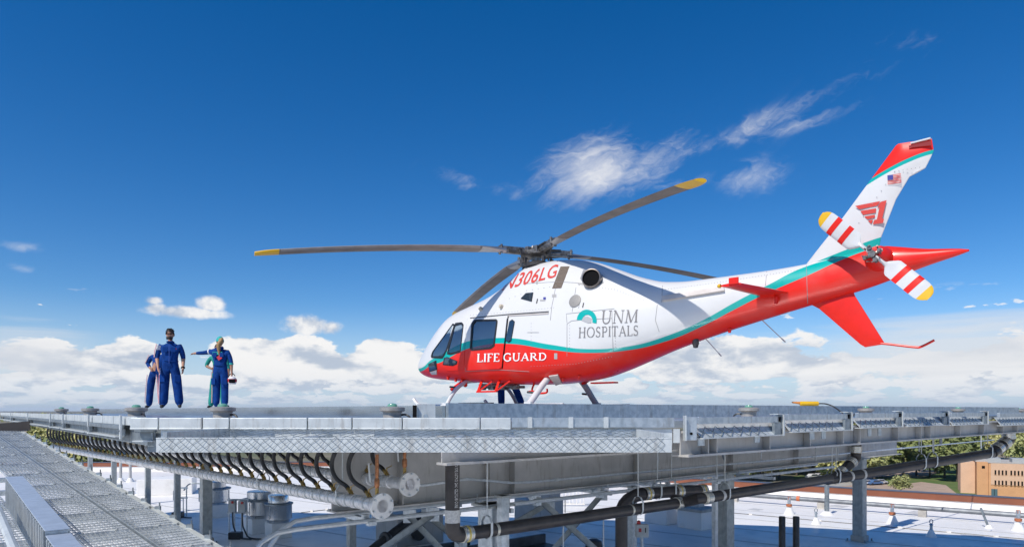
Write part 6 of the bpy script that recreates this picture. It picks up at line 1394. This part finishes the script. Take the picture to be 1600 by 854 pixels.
def person(label, loc, rz, H, J, top, legs, skin, sleeve='short', head=True, cat='person', group=None, belly=1.0):
    """J: joint positions for a 1.8 m figure facing -y; x to the figure's left is +x"""
    t_ = thing('person', label, cat, loc, rz, group); s = H/1.8
    vs, es, rs, lb = [], [], [], []
    def a(q, r, l, parent=None):
        vs.append(V(q)*s); rs.append((r*s, r*s) if not hasattr(r, '__len__') else (r[0]*s, r[1]*s)); lb.append(l)
        if parent is not None: es.append((parent, len(vs)-1))
        return len(vs)-1
    pe = a(J['pelvis'], (.165, .125), 'legs'); P_ = V(J['pelvis']); C = V(J['chest'])
    wa = a(P_.lerp(C, .38), (.162*belly, .125*belly), 'top', pe); ch = a(C, (.185*belly, .135), 'top', wa); nb = a(J['neck'], .075, 'top', ch); nk = a(V(J['neck']).lerp(V(J['head']), .42), .056, 'skin', nb)
    for sd, k in ((1, 'l'), (-1, 'r')):
        h_ = a(J['hip_'+k], .105, 'legs', pe); kn = V(J['knee_'+k]); an = V(J['ank_'+k]); hp = V(J['hip_'+k])
        u = a(hp.lerp(kn, .45), .112*belly, 'legs', h_); q = a(kn, .098*belly, 'legs', u); c_ = a(kn.lerp(an, .5), .096*belly, 'legs', q); c2 = a(kn.lerp(an, .95), .094*belly, 'legs', c_); f0 = a(an, .056, 'boot', c2); fd = V(J.get('toe_'+k, (0.03*sd, -.15, 0))); f1 = a(an+V((0, 0, -.045))+fd*.45, .046, 'boot', f0); a(an+V((0, 0, -.055))+fd, .036, 'boot', f1)
        sh = a(J['sho_'+k], .074, 'top', ch); el = V(J['elb_'+k]); S_ = V(J['sho_'+k]); wr = V(J['wri_'+k])
        up = a(S_.lerp(el, .5), .066, 'top', sh); e_ = a(el, .054, 'top', up); long_ = sleeve == 'long' or sleeve == k
        f_ = a(el.lerp(wr, .35), .050 if long_ else .043, 'top' if long_ else 'skin', e_); w_ = a(wr, .029 if not long_ else .036, 'skin', a(el.lerp(wr, .8), .034 if not long_ else .045, 'top' if long_ else 'skin', f_))
        d = V(J.get('hand_'+k, wr-el)); pn = V(J.get('palm_'+k, (-sd, 0, 0))); pn = (pn-d.normalized()*pn.dot(d.normalized())).normalized(); limb_hand(vs, es, rs, lb, vs[w_], w_, d, sd, pn, s)
    me = bpy.data.meshes.new('tmp'); me.from_pydata(vs, es, []); ob = bpy.data.objects.new('tmp', me); COL.objects.link(ob)
    md = ob.modifiers.new('s', 'SKIN'); md.use_smooth_shade = True; md.branch_smoothing = .3
    for i, r in enumerate(rs): me.skin_vertices[0].data[i].radius = r
    me.skin_vertices[0].data[0].use_root = True
    sb = ob.modifiers.new('u', 'SUBSURF'); sb.levels = 1
    body = bpy.data.meshes.new_from_object(ob.evaluated_get(bpy.context.evaluated_depsgraph_get())); bpy.data.objects.remove(ob); bpy.data.meshes.remove(me)
    body.name = 'body'; body.materials.clear()
    slots = ['top', 'legs', 'boot', 'skin']
    for m_ in (top, legs, M['boot'], skin): body.materials.append(m_)
    import mathutils
    # label samples along the bones
    kd = mathutils.kdtree.KDTree(len(es)*5); tags = []
    for i, j in es:
        for k in range(5):
            u = k/4; kd.insert(vs[i].lerp(vs[j], u), len(tags)); tags.append((lb[j] if u > .25 else lb[i], rs[i][0]*(1-u)+rs[j][0]*u))
    kd.balance()
    for p in body.polygons: p.material_index = slots.index(tags[min(kd.find_n(p.center, 24), key=lambda q: q[2]/max(.02*s, tags[q[1]][1]))[1]][0])
    if head:
        hb = bmesh.new(); hb.from_mesh(body); hd = V(J['head'])*s; n = 18; m_ = 12; base = []
        R = Matrix.Rotation(J.get('turn', 0.), 3, 'Z')
        for i in range(m_+1):
            th = pi*i/m_; row = []
            for j in range(n):
                ph = 2*pi*j/n; x, y, z = sin(th)*cos(ph), sin(th)*sin(ph), cos(th)
                fx = .077*x; fy = .098*y; fz = .118*z
                if z < 0: fx *= 1-.28*z*z; fy *= 1-.16*z*z
                fr = max(0, -y)**3
                nose = math.exp(-(x/.16)**2-((z+.12)/.16)**2)*.026*(y < 0); eye = (math.exp(-((abs(x)-.36)/.16)**2-((z-.06)/.12)**2))*.010*(y < 0); lip = math.exp(-(x/.25)**2-((z+.47)/.07)**2)*.006*(y < 0); chin = math.exp(-(x/.3)**2-((z+.78)/.15)**2)*.014*(y < 0); brow = math.exp(-(x/.6)**2-((z-.22)/.08)**2)*.005*(y < 0)
                fy -= nose+lip+chin+brow-eye
                row.append(hb.verts.new(hd+R @ V((fx, fy, fz))*s))
            base.append(row)
        for i in range(m_):
            for j in range(n):
                try: f = hb.faces.new((base[i][j], base[i][(j+1) % n], base[i+1][(j+1) % n], base[i+1][j])); f.material_index = 3; f.smooth = True
                except ValueError: pass
        for sx in (-1, 1):
            o = hd+R @ V((sx*.078, .005, -.005))*s; ring = []
            for i in range(5):
                for j in range(6): th = pi*i/4; ph = 2*pi*j/6; ring.append(hb.verts.new(o+R @ V((.010*sin(th)*cos(ph), .020*sin(th)*sin(ph), .032*cos(th)))*s))
            for i in range(4):
                for j in range(6): f = hb.faces.new((ring[i*6+j], ring[i*6+(j+1) % 6], ring[(i+1)*6+(j+1) % 6], ring[(i+1)*6+j])); f.material_index = 3
        bmesh.ops.recalc_face_normals(hb, faces=hb.faces); hb.to_mesh(body); hb.free()
    body.polygons.foreach_set('use_smooth', [True]*len(body.polygons)); link('body', body, t_)
    t_['_s'] = s; return t_
def cap_shell(J, s, zlo, back, grow, m, name, t_, front=-.02, n=20):
    """hair or cap: shell over the skull down to zlo in front and back behind"""
    R = Matrix.Rotation(J.get('turn', 0.), 3, 'Z'); hd = V(J['head'])*s; b = MB(); rows = 8; vs = []
    for i in range(rows+1):
        for j in range(n):
            ph = 2*pi*j/n; fr = (1-sin(ph))/2; lim = math.acos(max(-1, min(1, (zlo*fr+back*(1-fr))))); th = lim*i/rows; rr = 1+.03*sin(5*ph+3*th)*(name == 'hair')
            vs.append(hd+R @ V(((.077+grow)*sin(th)*cos(ph)*rr, (.098+grow)*sin(th)*sin(ph)*rr, (.118+grow)*cos(th)*rr))*s)
    b.addv(vs, [(i*n+j, i*n+(j+1) % n, (i+1)*n+(j+1) % n, (i+1)*n+j) for i in range(rows) for j in range(n)]); return b.build(name, m, t_, 'all', clean=False)
def stripe(t_, pts, off, s, w=.034):
    """white and red band down a limb; pts are joint positions, off pushes it outside the cloth"""
    pts = [V(q)*s+V(o)*s for q, o in zip(pts, off)]; wd = V((0, 0, 1)).cross(V(off[0]).normalized())
    for m_, ww, k in ((M['white_cloth'], w, 0), (M['red_cloth'], w*.35, .003)):
        b = MB()
        for p, q in zip(pts[:-1], pts[1:]): b.bar(p+V(off[0]).normalized()*k, q+V(off[0]).normalized()*k, ww, .010, V(off[0]))
        b.build('side_stripe', m_, t_)
def suit_details(t_, J, s, face=-1):
    pk = mat('suit_pocket', (.003, .042, .21), .9, spec=.2) if 'suit_pocket' not in bpy.data.materials else bpy.data.materials['suit_pocket']
    C = V(J['chest']); P_ = V(J['pelvis'])
    for k, sd in (('l', 1), ('r', -1)):
        h_, kn = V(J['hip_'+k]), V(J['knee_'+k]); q = h_.lerp(kn, .58)+V((sd*.035, face*.105, 0)); b = MB(); b.box(q*s, (.12*s, .02, .16*s), Matrix.Rotation(-face*sd*.3, 3, 'Z')); b.build('thigh_pocket', pk, t_, bevel=.008)
        q = C+V((sd*.085, face*.132, .02)); b = MB(); b.box(q*s, (.10*s, .02, .12*s)); b.build('chest_pocket', pk, t_, bevel=.008)
    w = P_.lerp(C, .30); b = MB(); n = 20; b.tube([(w+V((.160*cos(2*pi*i/n), .128*sin(2*pi*i/n), .01*sin(4*pi*i/n))))*s for i in range(n+1)], .014*s, 6); b.build('waist_band', pk, t_, True)
    nk = V(J['neck']); b = MB(); b.tube([(nk+V((.068*cos(2*pi*i/n), .066*sin(2*pi*i/n), .012)))*s for i in range(n+1)], .017*s, 6); b.build('collar', pk, t_, True)
def pt(px, d, z=.053): q = P(px, 641, d); return V((q.x, q.y, EZ+z))
base_ = dict(pelvis=(0, 0, .96), chest=(0, .0, 1.30), neck=(0, .01, 1.49), head=(0, -.015, 1.665), hip_l=(.10, 0, .90), hip_r=(-.10, 0, .90), knee_l=(.13, -.02, .50), knee_r=(-.13, -.02, .50), ank_l=(.15, .01, .095), ank_r=(-.15, .01, .095),
             sho_l=(.205, .0, 1.42), sho_r=(-.205, 0, 1.42), elb_l=(.27, .03, 1.14), elb_r=(-.27, .03, 1.14), wri_l=(.29, -.04, .90), wri_r=(-.29, -.04, .90))
# bearded man facing the viewer
J = dict(base_); J.update(knee_l=(.15, -.02, .5), ank_l=(.19, .0, .095), knee_r=(-.12, -.01, .5), ank_r=(-.14, .02, .095), elb_r=(-.275, .02, 1.15), wri_r=(-.23, -.12, .92), elb_l=(.265, .03, 1.16), wri_l=(.275, -.07, .92), turn=-.05)
m_ = person('bearded person with sunglasses in a blue flight suit, facing the viewer', pt(266, 15.4), .30, 1.81, J, M['suit'], M['suit'], M['skin'], 'none', belly=1.08); s = m_['_s']
cap_shell(J, s, .48, -.35, .016, M['hair_dark'], 'hair', m_); suit_details(m_, J, s)
r_ = random.Random(3)
for i in range(40):
    a, z = r_.random()*6.283, .3+.7*r_.random(); q = V(J['head'])*s+V((.085*cos(a)*sqrt(max(0, 1-z*z*.8)), .105*sin(a)*sqrt(max(0, 1-z*z*.8)), .128*z))*s
    if q.y < V(J['head']).y*s-.06 and z < .6: continue
    b = MB(); b.lathe([(.004, -.018), (.020, -.008), (.020, .008), (.004, .018)], q, n=6); b.build('hair_curl', M['hair_dark'], m_, True)
R = Matrix.Rotation(-.05, 3, 'Z'); hd = V(J['head'])*s
b = MB()
for i in range(7):
    for j in range(12): a = radians(205+130*j/11); z = -.062-.062*i/6; r_ = 1.03-.05*i/6; b.v.append(tuple(hd+R @ V((.080*cos(a)*r_*(1-.10*i/6), .104*sin(a)*r_-.010, z))*s))
for i in range(6):
    for j in range(11): b.f.append((i*12+j, i*12+j+1, (i+1)*12+j+1, (i+1)*12+j)); b.mi.append(0)
b.build('beard', M['hair_dark'], m_, 'all', clean=False)
b = MB(); 
for sx in (-1, 1): b.box(hd+R @ V((sx*.032, -.104, .012))*s, (.048*s, .012, .026*s), R); b.bar(hd+R @ V((sx*.062, -.10, .018))*s, hd+R @ V((sx*.082, .0, .018))*s, .006, .010)
b.bar(hd+R @ V((-.06, -.108, .022))*s, hd+R @ V((.06, -.108, .022))*s, .006, .008); b.build('sunglasses', M['dark'], m_)
stripe(m_, [J['hip_r'], J['knee_r'], (-.14, .02, .14)], [(-.10, -.075, 0), (-.095, -.072, 0), (-.088, -.066, 0)], s); stripe(m_, [J['sho_r'], (-.25, .01, 1.28), J['elb_r']], [(-.062, -.05, .02), (-.060, -.045, 0), (-.048, -.04, 0)], s)
b = MB(); b.box(V((-.215, -.075, 1.36))*s, (.075*s, .012, .10*s), Matrix.Rotation(.5, 3, 'Z')); b.build('shoulder_badge', M['white_cloth'], m_); b = MB(); b.box(V((.10, -.130, 1.34))*s, (.09*s, .012, .03*s)); b.build('name_badge', M['red_cloth'], m_)
b = MB(); w = V(J['wri_l'])*s; d = (V(J['wri_l'])-V(J['elb_l'])).normalized(); b.tube([w-d*.015, w+d*.015], .042*s, 12); b.build('wrist_watch', M['dark'], m_)
b = MB(); b.bar(V((0, -.132, 1.44))*s, V((0, -.142, 1.0))*s, .012, .010, V((0, -1, 0))); b.build('zip_line', mat('zip_blue', (.03, .09, .36), .6), m_)
# person half hidden behind him
J = dict(base_); J.update(pelvis=(0, .0, .95), chest=(.10, .0, 1.25), neck=(.20, 0, 1.42), head=(.30, -.0, 1.55), sho_l=(.29, 0, 1.34), sho_r=(-.10, 0, 1.40), elb_r=(-.26, .10, 1.20), wri_r=(-.10, -.13, 1.07), elb_l=(.36, .0, 1.08), wri_l=(.33, -.1, .86), knee_r=(-.15, 0, .5), ank_r=(-.19, .02, .095))
m_ = person('person in a blue flight suit with striped sleeves, mostly hidden behind the bearded person', pt(244, 17.0), .1, 1.70, J, M['suit'], M['suit'], M['skin'], 'long'); s = m_['_s']
cap_shell(J, s, .45, -.4, .014, M['hair_dark'], 'hair', m_)
stripe(m_, [J['hip_r'], J['knee_r'], (-.185, .02, .14)], [(-.095, -.07, 0), (-.086, -.066, 0), (-.08, -.062, 0)], s); stripe(m_, [J['hip_l'], J['knee_l'], (.15, 0, .14)], [(-.05, -.105, 0), (-.05, -.09, 0), (-.05, -.086, 0)], s); stripe(m_, [J['sho_r'], J['elb_r']], [(-.062, -.05, .02), (-.048, -.04, 0)], s)
# woman seen from behind, pointing left
J = dict(base_); J.update(head=(.02, -.02, 1.66), sho_r=(-.19, 0, 1.41), sho_l=(.19, 0, 1.42), elb_l=(.44, -.08, 1.39), wri_l=(.68, -.16, 1.385), elb_r=(-.27, .0, 1.15), wri_r=(-.27, -.02, .90), hand_l=(1, -.3, -.05), palm_l=(0, 0, -1), knee_l=(.10, -.01, .5), ank_l=(.10, .02, .095), knee_r=(-.10, -.02, .5), ank_r=(-.11, .0, .095), turn=.5)
m_ = person('person with teal cap and blond ponytail in a blue suit, pointing left', pt(344.5, 15.9), pi, 1.70, J, M['suit'], M['suit'], M['skin'], 'l'); s = m_['_s']
cap_shell(J, s, .10, -.05, .018, M['cap'], 'cap', m_); suit_details(m_, J, s, 1)
R = Matrix.Rotation(.5, 3, 'Z'); hd = V(J['head'])*s; b = MB(); b.tube(spline([hd+R @ V((-.01, .10, .05))*s, hd+R @ V((-.02, .15, .03))*s, hd+V((-.03, .16, -.10))*s, hd+V((-.04, .155, -.24))*s, hd+V((-.05, .14, -.36))*s], 5), [.03*s+.022*s*sin(pi*min(1, i/16)) if i < 18 else .018*s for i in range(21)], 10); b.build('ponytail', M['hair_blond'], m_, True)
b = MB(); b.lathe([(.03, -.02), (.05, -.01), (.05, .01), (.03, .02)], hd+R @ V((-.01, .105, .05))*s, None, 10); b.build('hair_tie', M['hair_blond'], m_, True)
stripe(m_, [J['hip_l'], J['knee_l'], (.10, .02, .14)], [(.09, .075, 0), (.085, .07, 0), (.08, .066, 0)], s)
b = MB(); b.box(V((.02, .128, 1.36))*s, (.24*s, .012, .07*s)); b.build('back_print', M['cap'], m_); b = MB(); b.box(V((-.03, .133, 1.25))*s, (.10*s, .012, .10*s), Matrix.Rotation(.6, 3, 'Y')); b.build('back_patch', M['red_cloth'], m_)
b = MB(); b.tube([V(J['elb_r'])*s+V((0, 0, -.02)), V(J['elb_r'])*s+V((0, 0, -.06))], .052*s, 12); b.build('sleeve_cuff', M['cap'], m_, True); b = MB(); e = V(J['sho_l'])*s; f = V(J['elb_l'])*s; b.tube([e.lerp(f, .30), e.lerp(f, .42)], .070*s, 12); b.build('sleeve_band', M['white_cloth'], m_, True)
hp_ = m_.location+Matrix.Rotation(pi, 3, 'Z') @ (V((-.275, -.03, .70))*s)
t_ = thing('flight_helmet', 'red and white flight helmet carried by the person with the ponytail', 'helmet', hp_+V((0, 0, 0)), .4); b = MB(); b.lathe([(.08, -.09), (.10, -.05), (.105, .0), (.09, .05), (.055, .085), (.01, .10)], n=18); b.build('shell', M['white_cloth'], t_, True); b = MB(); b.lathe([(.103, -.045), (.110, -.01), (.107, .03)], n=18, cap=False); b.build('red_band', M['red_cloth'], t_, True)
b = MB(); b.box((0, -.085, -.02), (.14, .06, .09)); b.build('visor', M['dark'], t_, bevel=.02); b = MB(); b.tube(spline([(-.07, 0, .10), (0, 0, .17), (.07, 0, .10)], 5), .010, 6); b.build('carry_strap', M['dark'], t_)
# person in teal behind her
J = dict(base_); J.update(elb_r=(-.33, .0, 1.18), wri_r=(-.14, -.13, 1.10), ank_r=(-.20, .0, .095), knee_r=(-.15, 0, .5))
m_ = person('person in teal scrubs hidden behind the pointing person, only an arm and a leg showing', pt(341, 17.3), .05, 1.66, J, M['scrub'], M['scrub'], M['skin_tan'], 'none'); cap_shell(J, m_['_s'], .45, -.4, .014, M['hair_dark'], 'hair', m_)
# legs behind the helicopter
J = dict(base_); J.update(pelvis=(-.02, .05, .92), chest=(-.2, .05, 1.22), neck=(-.30, .05, 1.38), head=(-.36, .03, 1.53), sho_l=(-.08, .05, 1.34), sho_r=(-.42, .05, 1.32), elb_l=(-.10, -.1, 1.10), elb_r=(-.5, -.1, 1.1), wri_l=(-.2, -.25, 1.0), wri_r=(-.5, -.3, 1.05), hip_l=(.09, .05, .87), hip_r=(-.11, .05, .87), knee_l=(.24, .02, .48), ank_l=(.40, .06, .095), knee_r=(-.13, 0, .48), ank_r=(-.12, .02, .095))
m_ = person('person standing behind the helicopter, only blue trouser legs visible below its belly', pt(791, 16.6), 0, 1.76, J, M['suit'], M['suit'], M['skin'], 'long'); cap_shell(J, m_['_s'], .45, -.4, .014, M['hair_dark'], 'hair', m_)
for o in bpy.data.objects:
    if '_s' in o: del o['_s']
# ================================================================ air: far things fade a little to blue
hz = bpy.data.materials.new('haze_air'); hz.use_nodes = True; t = NT(hz.node_tree); t.n.clear(); o = t.new('ShaderNodeOutputMaterial'); pv = t.new('ShaderNodeVolumePrincipled')
t.put(pv.inputs['Color'], (.80, .88, 1.)); t.put(pv.inputs['Density'], 4e-5); t.put(pv.inputs['Anisotropy'], .1); t.l.new(pv.outputs[0], o.inputs['Volume'])
b = MB(); b.box((0, 0, 49), (40000, 40000, 100)); ho = b.build('haze', hz); ho['kind'] = 'stuff'
